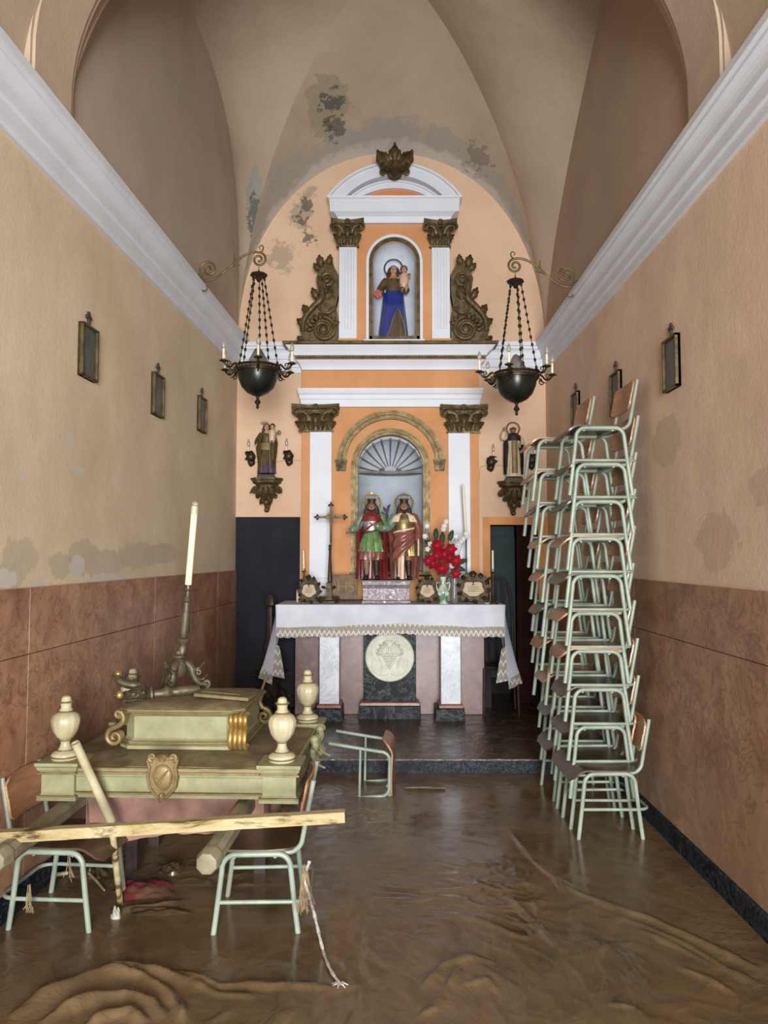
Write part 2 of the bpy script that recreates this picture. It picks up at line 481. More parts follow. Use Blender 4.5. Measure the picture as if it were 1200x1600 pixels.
# back wall with openings for the two niches and the side doorway
RX = 0.033                      # axis of the altarpiece
DX0, DX1, DZ1 = P(766,900,YB).x, 1.56, P(780,820,YB).z
UC0 = P(616.5,700,7.7).x
holes = [(RX-.36, RX+.36, 1.40, 2.95), (UC0-.24, UC0+.24, 3.93, 4.98), (DX0, DX1, .0, DZ1)]
xs = sorted({-1.9, 1.9} | {h[0] for h in holes} | {h[1] for h in holes})
zs = sorted({ZF-.1, 6.6} | {h[2] for h in holes} | {h[3] for h in holes})
b = MB()
for i in range(len(xs)-1):
    for j in range(len(zs)-1):
        cx, cz = (xs[i]+xs[i+1])/2, (zs[j]+zs[j+1])/2
        if any(h[0] < cx < h[1] and h[2] < cz < h[3] for h in holes): continue
        b.box(xs[i], xs[i+1], YB, YB+.12, zs[j], zs[j+1])
structure(b.build('wall_back', m_wall_back, smooth=False))
structure(MB().box(-2.2, 2.0, YN, 9.2, ZF-.15, ZF).build('floor', simple('floor_tile', srgb(96,80,62), srgb(76,62,48), 6, .5), smooth=False))

# vault
N1, N2 = 72, 24
b = MB()
for sgn in (-1, 1): b.grid(cell_side(sgn), N1, N2)
b.grid(cell_end(-1), N1, N2)
n_gen = len(b.f)
b.grid(cell_end(1), N1, N2)
n_back = len(b.f)
def barrel(u, v):
    a = PI*u; y = lerp(YN, YRIB0+.05, v); cx, w = cxw(y)
    return (cx + w*math.cos(a), y, ZS + w*math.sin(a))
b.grid(barrel, 48, 8)
o = b.build('ceiling', [m_vault, m_vault_back], ang=60)
for i, f in enumerate(o.data.polygons): f.material_index = 1 if n_gen <= i < n_back else 0
structure(o)
# transverse rib
b = MB()
for ya, yb_, d in ((YRIB0, YRIB1, .04), (YRIB0+.02, YRIB1-.05, .055)):
    rings = []
    for i in range(65):
        a = PI*i/64; c1, w1 = cxw(ya); c2, w2 = cxw(yb_)
        r = []
        for (c_, w_, y) in ((c1, w1, ya), (c2, w2, yb_)):
            r.append((c_ + (w_-d)*math.cos(a), y, 4.10 + (1.50-d)*math.sin(a) - (.28 if i in (0, 64) else 0)))
        for (c_, w_, y) in ((c2, w2, yb_), (c1, w1, ya)):
            r.append((c_ + (w_+.15)*math.cos(a), y, 4.10 + (w_+.9)*math.sin(a) - (.28 if i in (0, 64) else 0)))
        rings.append(r)
    b.loft(rings)
structure(b.build('trim_1', m_vault, ang=60))

# cornices (moulded white plaster) along both walls and across the back wall
prof = [(0,3.562),(.022,3.562),(.022,3.615),(.040,3.62),(.040,3.685),(.046,3.70),(.062,3.702),(.062,3.742),(.068,3.765),(.080,3.785),(.098,3.797),(.102,3.800),(.102,3.822),(.122,3.826),(.122,3.866),(.0,3.875)]
prof_left = [(d, z + (.055*(z-3.562)/.3 if z > 3.6 else .04)) for d, z in prof]
def run(pa, pb, nrm, prof):
    rings = []
    for p in (pa, pb):
        rings.append([(p[0]+nrm[0]*d, p[1]+nrm[1]*d, z) for d, z in prof])
    return MB().loft(rings)
structure(run((XL(YN),YN), (XL(YB),YB), (1,0), prof_left).build('trim_2', m_white, smooth=False))
structure(run((XR,YN), (XR,YB), (-1,0), prof).build('trim_3', m_white, smooth=False))
structure(run((XL(YB),YB), (-.9,YB), (0,-1), prof).build('trim_4', m_white, smooth=False))
structure(run((.9,YB), (XR,YB), (0,-1), prof).build('trim_5', m_white, smooth=False))

# marble dado, two courses, with joints, and black marble skirting
def dado(side, mat, name0, joints):
    Xw = (lambda y: XL(y)) if side < 0 else (lambda y: XR)
    n = -side
    ys = [YN] + joints + [YB]
    b = MB()
    for z0, z1 in ((.10, 1.178), (1.182, 1.50)):
        for y0, y1 in zip(ys, ys[1:]):
            y0 += .002; y1 -= .002
            xa, xb = Xw(y0), Xw(y1)
            b.add([(xa-n*.01,y0,z0),(xb-n*.01,y1,z0),(xb-n*.01,y1,z1),(xa-n*.01,y0,z1),
                   (xa+n*.018,y0,z0),(xb+n*.018,y1,z0),(xb+n*.018,y1,z1),(xa+n*.018,y0,z1)],
                  [(0,1,2,3),(5,4,7,6),(0,4,5,1),(3,2,6,7),(0,3,7,4),(1,5,6,2)])
    structure(b.build(name0, mat, bevel=.0015, smooth=False))
dado(-1, m_dado_left, 'trim_6', [.2, 1.95, 3.68, 5.42, 7.1])
dado(1, m_dado, 'trim_7', [.6, 2.4, 5.05, 6.6])
structure(run((XL(YN),YN), (XL(5.7),5.7), (1,0), [(0,-.1),(.035,-.1),(.035,.105),(.028,.115),(0,.115)]).build('baseboard_left', m_black_marble, smooth=False))
structure(run((XR,YN), (XR,5.7), (-1,0), [(0,-.1),(.035,-.1),(.035,.105),(.028,.115),(0,.115)]).build('baseboard_right', m_black_marble, smooth=False))

# altar step
YSTEP = G(690, 1208, 0).y
ZSTEP = .107
m_mud = None
t = NT('wet_mud')
w = t.warp(1.6, .9)
n1 = t.noise(3.0, 7, .6, 1.6, co=w)
n2 = t.noise(9, 6, .65, 2.2, co=w)
col = t.ramp(n1, [(.3, srgb(86,69,47)), (.7, srgb(114,93,66))])
foam = t.ramp(n2, [(.60, 0), (.72, 1)])
col = t.mix(t.math('MULTIPLY', foam, .30), col, srgb(140,118,86))
calm = t.ramp(t.noise(.9, 3), [(.45, .06), (.66, 1)])
t.bump(t.math('MULTIPLY', t.math('ADD', n2, t.math('MULTIPLY', t.noise(26, 4, .6, 1.5, co=w), .35)), calm), .30, .02)
m_mud = t.done(col, t.ramp(n1, [(.3, .08), (.7, .24)]), 0, .5)
t = NT('wet_step')
n1 = t.noise(4, 7, .65, 1.5)
col = t.ramp(n1, [(.3, srgb(52,40,30)), (.72, srgb(92,74,54))])
t.bump(t.noise(9, 6, .6, 1.5), .35, .02)
m_step = t.done(col, t.ramp(n1, [(.35, .10), (.65, .4)]), 0, .5)
b = MB()
b.box(XL(YSTEP)-.1, XR+.1, YSTEP+.02, 9.2, ZF-.1, ZSTEP)
structure(b.build('floor_step', m_step, smooth=False))
b = MB().box(XL(YSTEP)+.0, XR, YSTEP, YSTEP+.03, ZF-.1, ZSTEP-.012).box(XL(YSTEP), XR, YSTEP-.012, YSTEP+.03, ZSTEP-.014, ZSTEP+.002)
o = b.build('trim_8', [m_black_marble, m_step], bevel=.004, smooth=False)
for i, f in enumerate(o.data.polygons): f.material_index = 1 if i >= 6 else 0
structure(o)

# flood water with currents and thick folds of mud
def px_line(pts): return [G(*p) for p in pts]
RIDGES = [                                   # (line over the floor, height, width on the near side, width on the far side)
    (px_line([(15,1592),(60,1562),(110,1538),(165,1518),(215,1513),(262,1524),(300,1532)]), .034, .060, .014),
    (px_line([(60,1600),(100,1577),(150,1560),(200,1556),(240,1568),(262,1590)]), .030, .034, .011),
    (px_line([(165,1518),(225,1530),(262,1552),(285,1580),(290,1600)]), .022, .022, .012),
    (px_line([(130,1606),(165,1588),(205,1583),(230,1600)]), .026, .022, .010),
    (px_line([(235,1514),(300,1522),(345,1540),(390,1538),(450,1540),(520,1543),(560,1538)]), .013, .022, .010),
    (px_line([(300,1532),(340,1552),(400,1556)]), .012, .018, .009),
    (px_line([(185,1428),(205,1420),(240,1418),(285,1408)]), .020, .030, .020),
    (px_line([(868,1370),(905,1395),(950,1413),(1015,1434),(1080,1462),(1150,1496),(1200,1522)]), .012, .030, .010),
    (px_line([(950,1425),(1015,1450),(1080,1480),(1140,1515),(1190,1540)]), .010, .022, .010),
    (px_line([(985,1446),(1060,1480),(1120,1512)]), .008, .016, .008),
    (px_line([(800,1300),(835,1345),(868,1372),(880,1395)]), .008, .018, .010),
    (px_line([(795,1400),(835,1440),(870,1480)]), .008, .016, .008),
    (px_line([(660,1545),(690,1510),(740,1495),(775,1505)]), .012, .022, .010),
    (px_line([(650,1590),(680,1575),(700,1540),(720,1510)]), .010, .018, .010),
    (px_line([(720,1540),(760,1530),(780,1550)]), .008, .014, .008),
    (px_line([(950,1570),(990,1575),(1010,1590)]), .008, .014, .008),
    (px_line([(1060,1510),(1110,1530),(1150,1555)]), .008, .014, .008),
]
def flood(x, y):
    p = Vector((x, y, 0))
    w = noise.noise_vector(p*1.1)*0.5
    q = Vector((x + w.x, y*1.15 + w.y, 0))
    rough = max(0.12, min(1, .55 + 1.2*noise.noise(p*.75 + Vector((4.1,2.3,0)))))
    if x > .75 and y > 3.35: rough *= .25     # still water round the chairs
    if x < -.1 and 2.85 < y < 3.9: rough *= .3
    h = noise.fractal(q*2.6, 1.0, 2.1, 5)*.0055*rough
    r1 = 1-abs(noise.noise(Vector((q.x*3.4+q.y*1.2, q.y*3.4, 7))))
    h += max(0, r1-.82)*.024*rough
    r2 = 1-abs(noise.noise(Vector((q.x*9+q.y*3, q.y*8, 3))))
    h += max(0, r2-.82)*.016*rough
    wob = noise.noise(p*7)*.018
    for line, a, wn, wf in RIDGES:
        best = None
        for i in range(len(line)-1):
            A, B = line[i], line[i+1]
            dx, dy = B.x-A.x, B.y-A.y
            t_ = max(0, min(1, ((x-A.x)*dx + (y-A.y)*dy)/(dx*dx+dy*dy)))
            ex, ey = x-A.x-dx*t_, y-A.y-dy*t_
            d = ex*ex+ey*ey
            if best is None or d < best[0]: best = (d, dx*ey-dy*ex, (i+t_)/(len(line)-1))
        if best[0] < .05:
            d = math.sqrt(best[0]) + wob*.6
            e = min(1, 5*best[2]+.1, 5*(1-best[2])+.1)
            k = max(0, d)/(wf if best[1] > 0 else wn)
            h += a*e*math.exp(-k*k)*(1 + .45*noise.noise(p*11))
    return h
xs = [-1.9 + 3.6*i/330 for i in range(331)]
ysw = [-1.2 + 3.4*i/24 for i in range(24)] + [2.2 + (YSTEP+.01-2.2)*(i/330)**1.1 for i in range(331)]
b = MB()
for y in ysw:
    for xx in xs:
        x = lerp(XL(y)+.002, XR-.002, (xx+1.9)/3.6)
        b.v.append(Vector((x, y, flood(x, y) if y > 2.0 else 0)))
nx = len(xs)
for j in range(len(ysw)-1):
    for i in range(nx-1):
        b.f.append((j*nx+i, j*nx+i+1, (j+1)*nx+i+1, (j+1)*nx+i))
tag(b.build('flood_water', m_mud, ang=180), 'brown muddy flood water covering the chapel floor', 'muddy water', kind='stuff')

# doors of the back wall: black panel on the left, teal and red-brown leaves in the doorway on the right
m_black_paint_and_shade = None
t = NT('black_paint_and_shade')
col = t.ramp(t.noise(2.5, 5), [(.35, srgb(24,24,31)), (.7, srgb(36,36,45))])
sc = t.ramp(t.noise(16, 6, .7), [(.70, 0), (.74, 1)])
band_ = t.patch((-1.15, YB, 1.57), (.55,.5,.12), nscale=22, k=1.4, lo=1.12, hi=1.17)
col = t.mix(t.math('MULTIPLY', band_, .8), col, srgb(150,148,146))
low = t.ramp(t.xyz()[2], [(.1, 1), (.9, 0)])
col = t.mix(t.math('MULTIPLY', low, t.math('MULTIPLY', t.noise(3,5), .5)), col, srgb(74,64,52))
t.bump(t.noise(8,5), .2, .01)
m_black_paint_and_shade = t.done(col, .65, 0, .12)
x0, x1, zt = P(368,900,YB).x+.002, P(469,900,YB).x, P(420,808,YB).z
b = MB().box(x0, x1, YB-.03, YB+.01, ZSTEP, zt)
d1 = structure(b.build('door_1', m_black_paint_and_shade, bevel=.003))
MB().box(x0-.004, x1+.012, YB-.022, YB+.01, zt, zt+.012).box(x1, x1+.012, YB-.022, YB+.01, ZSTEP, zt).build('door_frame', m_wall_back, d1)
m_teal = simple('teal_paint', srgb(28,52,52), srgb(20,38,38), 3, .7, bump=.2, bscale=9)
m_redwood = simple('red_brown_paint', srgb(44,17,12), srgb(30,11,8), 3, .8, bump=.2, bscale=9, spec=.15)
xm = P(805,900,YB+.3).x
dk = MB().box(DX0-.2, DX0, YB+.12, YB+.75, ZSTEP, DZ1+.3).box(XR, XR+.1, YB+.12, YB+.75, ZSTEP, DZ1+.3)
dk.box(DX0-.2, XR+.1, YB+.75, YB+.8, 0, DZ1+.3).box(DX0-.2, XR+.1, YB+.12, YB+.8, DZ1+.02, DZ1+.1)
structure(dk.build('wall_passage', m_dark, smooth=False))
d2 = structure(MB().box(DX0-.02, xm, YB+.34, YB+.38, .35, DZ1-.0).build('door_2', m_teal, bevel=.004))
for k in range(3):
    xk = lerp(DX0, xm, (k+.5)/3)
    MB().box(xk-.055, xk+.055, YB+.33, YB+.345, .5, DZ1-.12).build('panel', m_teal, d2, bevel=.003)
d3 = structure(MB().box(xm, DX1+.05, YB+.20, YB+.24, ZSTEP, DZ1).build('door_3', m_redwood, bevel=.004))
MB().box(xm+.06, DX1-.04, YB+.188, YB+.205, ZSTEP+.15, .95).box(xm+.06, DX1-.04, YB+.188, YB+.205, 1.08, DZ1-.1).build('panel', m_redwood, d3, bevel=.006)
MB().ell((xm+.035, YB+.18, 1.05), (.012,.02,.012)).build('door_handle', simple('door_brass', srgb(120,100,60), None, 8, .4, .8), d3)
# orange plaster surround of the doorway
m_ochre = simple('ochre_plaster', srgb(214,150,92), srgb(198,134,78), 4, .8, bump=.12, bscale=40)
b = MB().box(P(755,900,YB).x, XR, YB-.02, YB+.05, DZ1, P(780,808,YB).z).box(P(755,900,YB).x, DX0, YB-.02, YB+.1, 1.12, DZ1).box(DX1, XR, YB-.02, YB+.1, 1.12, DZ1)
structure(b.build('trim_9', m_ochre, smooth=False))
b = MB().box(P(755,900,YB).x, DX0, YB-.02, YB+.1, ZSTEP, 1.12).box(DX1, XR, YB-.02, YB+.1, ZSTEP, 1.12)  # lower jambs in black: the doorway's shade is put into their colour
structure(b.build('trim_10', m_black_paint_and_shade, smooth=False))
# ------------------------------------------------------------------ shared materials of the objects
def gilt(name, c1, c2, rough=.38, metal=.55, scale=14):
    t = NT(name)
    n1 = t.noise(scale, 6, .65)
    col = t.ramp(n1, [(.32, c2), (.68, c1)])
    t.bump(t.noise(scale*4, 5), .18, .004)
    return t.done(col, t.ramp(n1, [(.3, rough+.2), (.7, rough)]), metal, .45)
m_gilt_dark = gilt('old_gilding', srgb(112,94,58), srgb(60,49,30), .45, .45)
m_gilt = gilt('gilding', srgb(140,120,80), srgb(108,90,56), .45, .35)
m_gilt_bright = gilt('bright_gilding', srgb(212,180,110), srgb(150,118,62), .28, .7)
m_bronze = gilt('dark_bronze', srgb(86,72,54), srgb(44,36,28), .42, .6, 22)
m_iron = gilt('wrought_iron_gilt', srgb(122,104,66), srgb(78,64,40), .5, .5, 20)
m_cream = simple('cream_wax', srgb(232,220,190), srgb(214,200,168), 9, .5, bump=.05)
m_glass_bulb = None
t = NT('bulb_glass')
t.bsdf.inputs['Transmission Weight'].default_value = .75
m_glass_bulb = t.done(srgb(214,206,196), .08, 0, .5)

YR = 7.70                                   # face of the altarpiece
def xr(px, py=700, Y=YR): return P(px, py, Y).x
def zr(py, Y=YR): return P(610, py, Y).z
K = YR/FPX                                  # metres per photo pixel on the altarpiece
alt = thing('altarpiece', 'tall orange and white plaster altarpiece with gilded capitals and two arched niches', 'altarpiece', (RX, YB, ZSTEP))
AO = Vector((RX, YB, ZSTEP))
def ap(mb, name, mat, bevel=.0, parent=None, **kw):
    mb.v = [p - AO for p in mb.v]
    return mb.build(name, mat, parent or alt, bevel=bevel, **kw)
HX = 139*K                                  # half width of the lower stage
ZC0, ZC1 = zr(579), zr(541)                 # main cornice
NW, NZS, NZB = .338, zr(730), zr(893)       # lower niche: half width, springing, sill
def arched_panel(b, x0, x1, z0, z1, cx, hw, zs, zb, ya, yb, n=24):
    b.box(x0, cx-hw, ya, yb, z0, z1); b.box(cx+hw, x1, ya, yb, z0, z1)
    if zb > z0: b.box(cx-hw, cx+hw, ya, yb, z0, zb)
    A = arc(cx, zs, hw, hw, 180, 0, n)
    B = [(p[0], z1) for p in A]
    b.band(A, B, ya, yb)
    return b
b = MB(); arched_panel(b, RX-HX, RX+HX, ZSTEP, ZC0, RX, NW, NZS, NZB, YR, YB)
ap(b, 'lower_panel', m_orange)
# projecting frieze and outer strips
b = MB().rects([(zr(609.5), RX-HX-.0, RX+HX, YR-.035, YR), (zr(580), RX-HX, RX+HX, YR-.035, YR)])
b.box(RX-HX+.08, RX-HX+.085, YR-.038, YR, zr(609), zr(580)).box(RX+HX-.085, RX+HX-.08, YR-.038, YR, zr(609), zr(580))
ap(b, 'frieze', m_orange)
def moulding(rows, name, mat, y0=YR):
    """rows: (photo y, half width in photo px, projection m)"""
    b = MB().rects([(zr(py), RX-h*K, RX+h*K, y0-pr, YB) for py, h, pr in rows])
    return ap(b, name, mat, ang=20)
moulding([(637,139,.05),(632,140,.055),(626,141,.055),(625,142,.065),(619,143,.07),(617,144,.085),(612,145,.10),(609.5,145,.10)], 'architrave', m_white)
moulding([(579.5,139,.05),(576,140,.055),(570,143,.075),(566,148,.10),(565.5,148,.10)], 'lower_cornice', m_white)
moulding([(565.5,148,.105),(563,149.5,.115),(560,149.5,.115),(559.5,148,.105)], 'gilt_band', m_gilt)
n = 62*6
b = MB().tube([(RX-147*K+294*K*i/n, YR-.116, zr(562.6)) for i in range(n+1)], [.003+.009*abs(math.sin(PI*i/6)) for i in range(n+1)], 8)
ap(b, 'beading', m_gilt_dark)
moulding([(559.5,150,.12),(556,152,.13),(551,158,.15),(548,160,.165),(545.5,163,.175)], 'upper_cornice', m_white)
moulding([(545.5,164,.18),(544,167,.19),(541,168,.19),(540,167,.185)], 'gilt_ledge', m_gilt_dark)

# pilasters of the lower stage
for px0, px1 in ((484.5,518.6),(700,734)):
    b = MB()
    x0, x1 = xr(px0), xr(px1)
    b.box(x0, x1, YR-.03, YR+.01, zr(903), zr(674))
    b.box(x0-.012, x1+.012, YR-.045, YR+.01, zr(912), zr(903))
    b.box(x0-.02, x1+.02, YR-.06, YR+.01, zr(945), zr(912))
    ap(b, 'pilaster', m_white, .004)
def capital(cx, z0, z1, w0, w1, y, name='capital'):
    """a carved Corinthian pilaster capital"""
    H = z1-z0; b = MB()
    rows = []
    for u in (0,.1,.3,.55,.8):
        ww = lerp(w0, w1*.9, u**1.8); rows.append((z0+H*u, cx-ww/2, cx+ww/2, y-.035-.06*u**1.8, y))
    b.rects(rows)
    b.rects([(z0-.004, cx-w0/2-.01, cx+w0/2+.01, y-.045, y), (z0+H*.05, cx-w0/2-.012, cx+w0/2+.012, y-.048, y)])
    # abacus with concave front
    n = 10; top = []
    for i in range(n+1):
        u = i/n*2-1; top.append((cx+u*w1/2, y-.075-.045*u*u))
    poly = top + [(cx+w1/2, y), (cx-w1/2, y)]
    b.loft([[(px, py+.012*(1 if py < y else 0), z0+H*.83) for px, py in poly], [(px, py, z0+H*.88) for px, py in poly], [(px, py-.008*(1 if py < y else 0), z1) for px, py in poly]])
    # two rows of leaves
    for k in (-1, -.33, .33, 1):
        b.leaf((cx+k*w0*.40, y-.045, z0+H*.04), (k*.12,0,1), (k*.4,-1,0), H*.62, w0*.33, .66, 4, .006)
    for k in (-.72, 0, .72):
        b.leaf((cx+k*w0*.48, y-.060, z0+H*.30), (k*.2,0,1), (k*.5,-1,0), H*.62, w0*.36, .62, 4, .006)
    # volutes and central flower
    for s in (-1, 1):
        b.spiral((cx+s*w1*.40, y-.105, z0+H*.68), H*.17, .006, 1.6, .011, .006, a0=PI/2, sgn=-s)
        b.ell((cx+s*w1*.40, y-.10, z0+H*.68), (H*.10,.018,H*.10), 10, 6)
        b.tube(smooth_path([(cx+s*w0*.10, y-.07, z0+H*.45), (cx+s*w0*.25, y-.095, z0+H*.72), (cx+s*w1*.40, y-.105, z0+H*.85)], 5), [.009]*11, 6)
        b.spiral((cx+s*w1*.12, y-.10, z0+H*.70), H*.09, .004, 1.3, .007, .004, a0=PI/2, sgn=s)
    for k in range(6):
        a = k*PI/3; b.ell((cx+.018*math.cos(a), y-.095, z1-H*.09+.018*math.sin(a)), (.014,.012,.014), 8, 5)
    b.ell((cx, y-.105, z1-H*.09), .011, 8, 6)
    return ap(b, name, m_gilt_dark, ang=50)
capital((xr(457)+xr(531))/2, zr(675), zr(634), 52*K, 74*K, YR-.0)
capital((xr(687)+xr(761))/2, zr(677), zr(635), 50*K, 74*K, YR-.0)

# gilded arch moulding with imposts
AR = 84*K; ZAS = zr(642.5)-AR
def ring_moulding(r_steps, cx, zs, zb, name, mat, legs=True):
    b = MB()
    for r0, r1, pr in r_steps:
        A = arc(cx, zs, r0, r0, 180, 0, 40); B = arc(cx, zs, r1, r1, 180, 0, 40)
        if legs:
            A = [(cx-r0, zb)] + A + [(cx+r0, zb)]; B = [(cx-r1, zb)] + B + [(cx+r1, zb)]
        b.band(A, B, YR-pr, YR+.01)
    return ap(b, name, mat)
ring_moulding([(AR,AR-.022,.05),(AR-.022,AR-.07,.038),(AR-.07,AR-.088,.048)], RX, ZAS, zr(722), 'arch_moulding', m_gilt)
n = 46*5
b = MB().tube([(RX+(AR-.046)*math.cos(PI*i/n), YR-.04, ZAS+(AR-.046)*math.sin(PI*i/n)) for i in range(n+1)], [.002+.006*abs(math.sin(PI*i/5)) for i in range(n+1)], 7)
ap(b, 'beading', m_gilt)
for s in (-1, 1):
    c = RX+s*(AR-.045)
    b = MB().rects([(zr(736),c-.045,c+.045,YR-.045,YR),(zr(733),c-.05,c+.05,YR-.05,YR),(zr(726),c-.052,c+.052,YR-.055,YR),(zr(722),c-.06,c+.06,YR-.07,YR),(zr(719),c-.062,c+.062,YR-.072,YR)])
    ap(b, 'impost', m_gilt_dark)
# lower niche: curved shell, sill, gilded frame
m_niche = simple('niche_grey', srgb(176,184,192), srgb(156,164,174), 3, .75)
m_niche_rib = simple('niche_rib', srgb(112,108,100), srgb(92,88,82), 6, .6)
ND = .26
ZRING = zr(737)
b = MB()
b.grid(lambda u, v: (RX-NW*.992*math.cos(PI*u), YR+.02+ND*math.sin(PI*u), lerp(NZB, ZRING, v)), 28, 8)
b.grid(lambda u, v: (RX-NW*.992*math.cos(PI*u), YR+.02+ND*math.sin(PI*u)*math.cos(PI/2*v), ZRING + 0*u) if False else
       (RX-NW*.992*math.cos(PI*u)*math.cos(PI/2*v*.999), YR+.02+ND*math.sin(PI*u)*math.cos(PI/2*v*.999), ZRING+NW*1.0*math.sin(PI/2*v)), 28, 14)
b.box(RX-NW*1.1, RX+NW*1.1, YR, YR+ND+.03, NZB-.04, NZB)
nich = ap(b, 'niche', m_niche, ang=60)
b = MB()                                    # scallop ribs fanning from the two scrolls
for i in range(11):
    a = PI*(i+.5)/11
    p = []
    for j in range(9):
        u = lerp(.16, .98, j/8); el = u*PI/2*.93
        hx = math.sin(el); 
        p.append((RX+NW*math.cos(a)*hx, YR+.015+ND*math.cos(el)*.97, ZRING+.01+NW*math.sin(a)*hx))
    b.tube(p, [.005+.010*j/8 for j in range(9)], 6)
b.band([(RX-NW, ZRING-.014),(RX+NW, ZRING-.014)], [(RX-NW, ZRING+.006),(RX+NW, ZRING+.006)], YR+.0, YR+.01)
b2 = MB()
pts = [(RX-NW*.99*math.cos(PI*i/24), YR+.02+ND*.97*math.sin(PI*i/24), ZRING-.004) for i in range(25)]
b.tube(pts, .013, 8)
for s in (-1, 1):
    b.spiral((RX+s*.085, YR+.01+ND*.9, ZRING+.035), .032, .004, 1.4, .012, .007, a0=-PI/2, sgn=s)
def niche_part(mb, name, mat, **kw):
    mb.v = [p - AO for p in mb.v]; return mb.build(name, mat, nich, **kw)
niche_part(b, 'shell_ribs', m_niche_rib)
ring_moulding([(NW+.064,NW+.048,.03),(NW+.048,NW+.040,.022),(NW+.040,NW+.020,.045),(NW+.020,NW+.012,.02),(NW+.012,NW-.006,.03)], RX, NZS, NZB, 'niche_frame', m_gilt)
b = MB().rects([(NZB-.05,RX-NW-.08,RX+NW+.08,YR-.03,YR+.01),(NZB-.03,RX-NW-.08,RX+NW+.08,YR-.05,YR+.01),(NZB,RX-NW-.06,RX+NW+.06,YR-.05,YR+.01)])
ap(b, 'niche_sill', m_gilt_dark)

# ---- upper stage
UC = xr(616.5)                              # its axis stands a little to the right
UH = 88*K
UN, UZS, UZB = 34.6*K, zr(409.5), zr(524.5)
b = MB(); arched_panel(b, UC-UH, UC+UH, zr(541), zr(349), UC, UN, UZS, UZB, YR+.02, YB)
ap(b, 'upper_panel', m_orange)
for px0, px1 in ((530,557.6),(674.6,702.5)):
    x0, x1 = xr(px0,450), xr(px1,450); w = x1-x0
    b = MB()
    nfl = 4; edges = []
    front = YR-.025
    # fluted shaft as a lofted cross section
    sec = [(x0, YR+.03), (x0, front)]
    for k in range(nfl):
        c = x0 + w*(.15+.70*(k+.5)/nfl); hw = w*.062
        sec += [(c-hw, front)] + [(c+hw*math.cos(a), front+hw*1.1*math.sin(a)) for a in (PI*.75, PI*.5, PI*.25)] + [(c+hw, front)]
    sec += [(x1, front), (x1, YR+.03)]
    b.loft([[(p[0],p[1],z) for p in sec] for z in (zr(516), zr(392))])
    b.box(x0, x1, front, YR+.03, zr(530), zr(516)); b.box(x0, x1, front, YR+.03, zr(392), zr(386))
    ap(b, 'fluted_pilaster', m_white, ang=30)
    ap(MB().box(x0-.008, x1+.012, YR-.035, YR+.03, zr(540), zr(530)), 'pilaster_base', m_orange, .003)
capital((xr(517.5,360)+xr(569.6,360))/2, zr(387), zr(348), 33*K, 52*K, YR)
capital((xr(661,360)+xr(713.6,360))/2, zr(388), zr(349), 31*K, 52*K, YR)
def um(rows, name, mat, c=None):
    b = MB().rects([(zr(py), (c or UC)-h*K, (c or UC)+h*K, YR-pr, YB) for py, h, pr in rows])
    return ap(b, name, mat, ang=20)
um([(350,88,.03),(347,89,.04),(342,91,.055),(338,95,.085),(337,97,.095),(336.5,102,.10),(318,103,.105),(316.5,106,.125),(314.5,107,.13)], 'pediment_cornice', m_white)
ZP = zr(314.5)
def seg(hw, rise):                          # segmental arc over the cornice
    r = (hw*hw+rise*rise)/(2*rise); a = math.asin(min(1, hw/r)); 
    return [(UC+r*math.sin(-a+2*a*i/36), ZP+rise-r+r*math.cos(-a+2*a*i/36)) for i in range(37)]
b = MB()
b.band(seg(106*K, 55*K), seg(101*K, 52*K), YR-.13, YB)
b.band(seg(101*K, 52*K), seg(78*K, 35*K), YR-.10, YB)
b.band(seg(74*K, 30*K), seg(70*K, 27*K), YR-.07, YB)
b.band(seg(70*K, 27*K), seg(60*K, 18*K), YR-.05, YB)
ap(b, 'segmental_pediment', m_white, ang=25)
ap(MB().prism(seg(101*K, 52*K), YR-.01, YB), 'tympanum', simple('orange_tympanum', srgb(206,130,76), srgb(192,116,64), 3, .8))
b = MB().band(seg(78*K, 35*K), seg(74*K, 30*K), YR-.05, YB)
ap(b, 'pediment_groove', simple('grey_paint', srgb(150,146,150), None, 4, .7))
# carved crest over the pediment
b = MB(); cz = zr(275); cx = xr(616.5,270); yy = YR-.13
b.ell((cx, yy-.02, cz+.02), (.10,.05,.14), 14, 9).ell((cx, yy-.03, cz+.16), (.060,.045,.062), 14, 9)
for k in range(-3, 4):
    a = k*.30
    b.leaf((cx+.02*k, yy-.05, cz+.03), (math.sin(a),0,math.cos(a)), (0,-1,0), .15-.008*abs(k), .08, .38, 2, .008)
for s in (-1, 1):
    b.leaf((cx+s*.05, yy-.05, cz+.0), (s*.95,0,.62), (0,-1,.1), .22, .16, .45, 3, .01)
    b.leaf((cx+s*.04, yy-.05, cz-.02), (s*.95,0,.25), (0,-1,-.2), .16, .10, .5, 3, .01)
    b.leaf((cx+s*.03, yy-.06, cz+.06), (s*.35,0,-1), (0,-1,0), .20, .10, .35, 3, .01)
    b.spiral((cx+s*.115, yy-.06, cz-.055), .035, .006, 1.3, .014, .008, a0=PI/2, sgn=-s)
    b.spiral((cx+s*.15, yy-.05, cz+.115), .035, .006, 1.3, .014, .008, a0=-PI/2, sgn=s)
b.leaf((cx, yy-.07, cz+.06), (0,0,-1), (0,-1,0), .25, .12, .30, 3, .01)
b.leaf((cx, yy-.08, cz+.04), (0,0,1), (0,-1,0), .20, .08, .5, 3, .01)
ap(b, 'carved_crest', m_gilt_dark, ang=60)
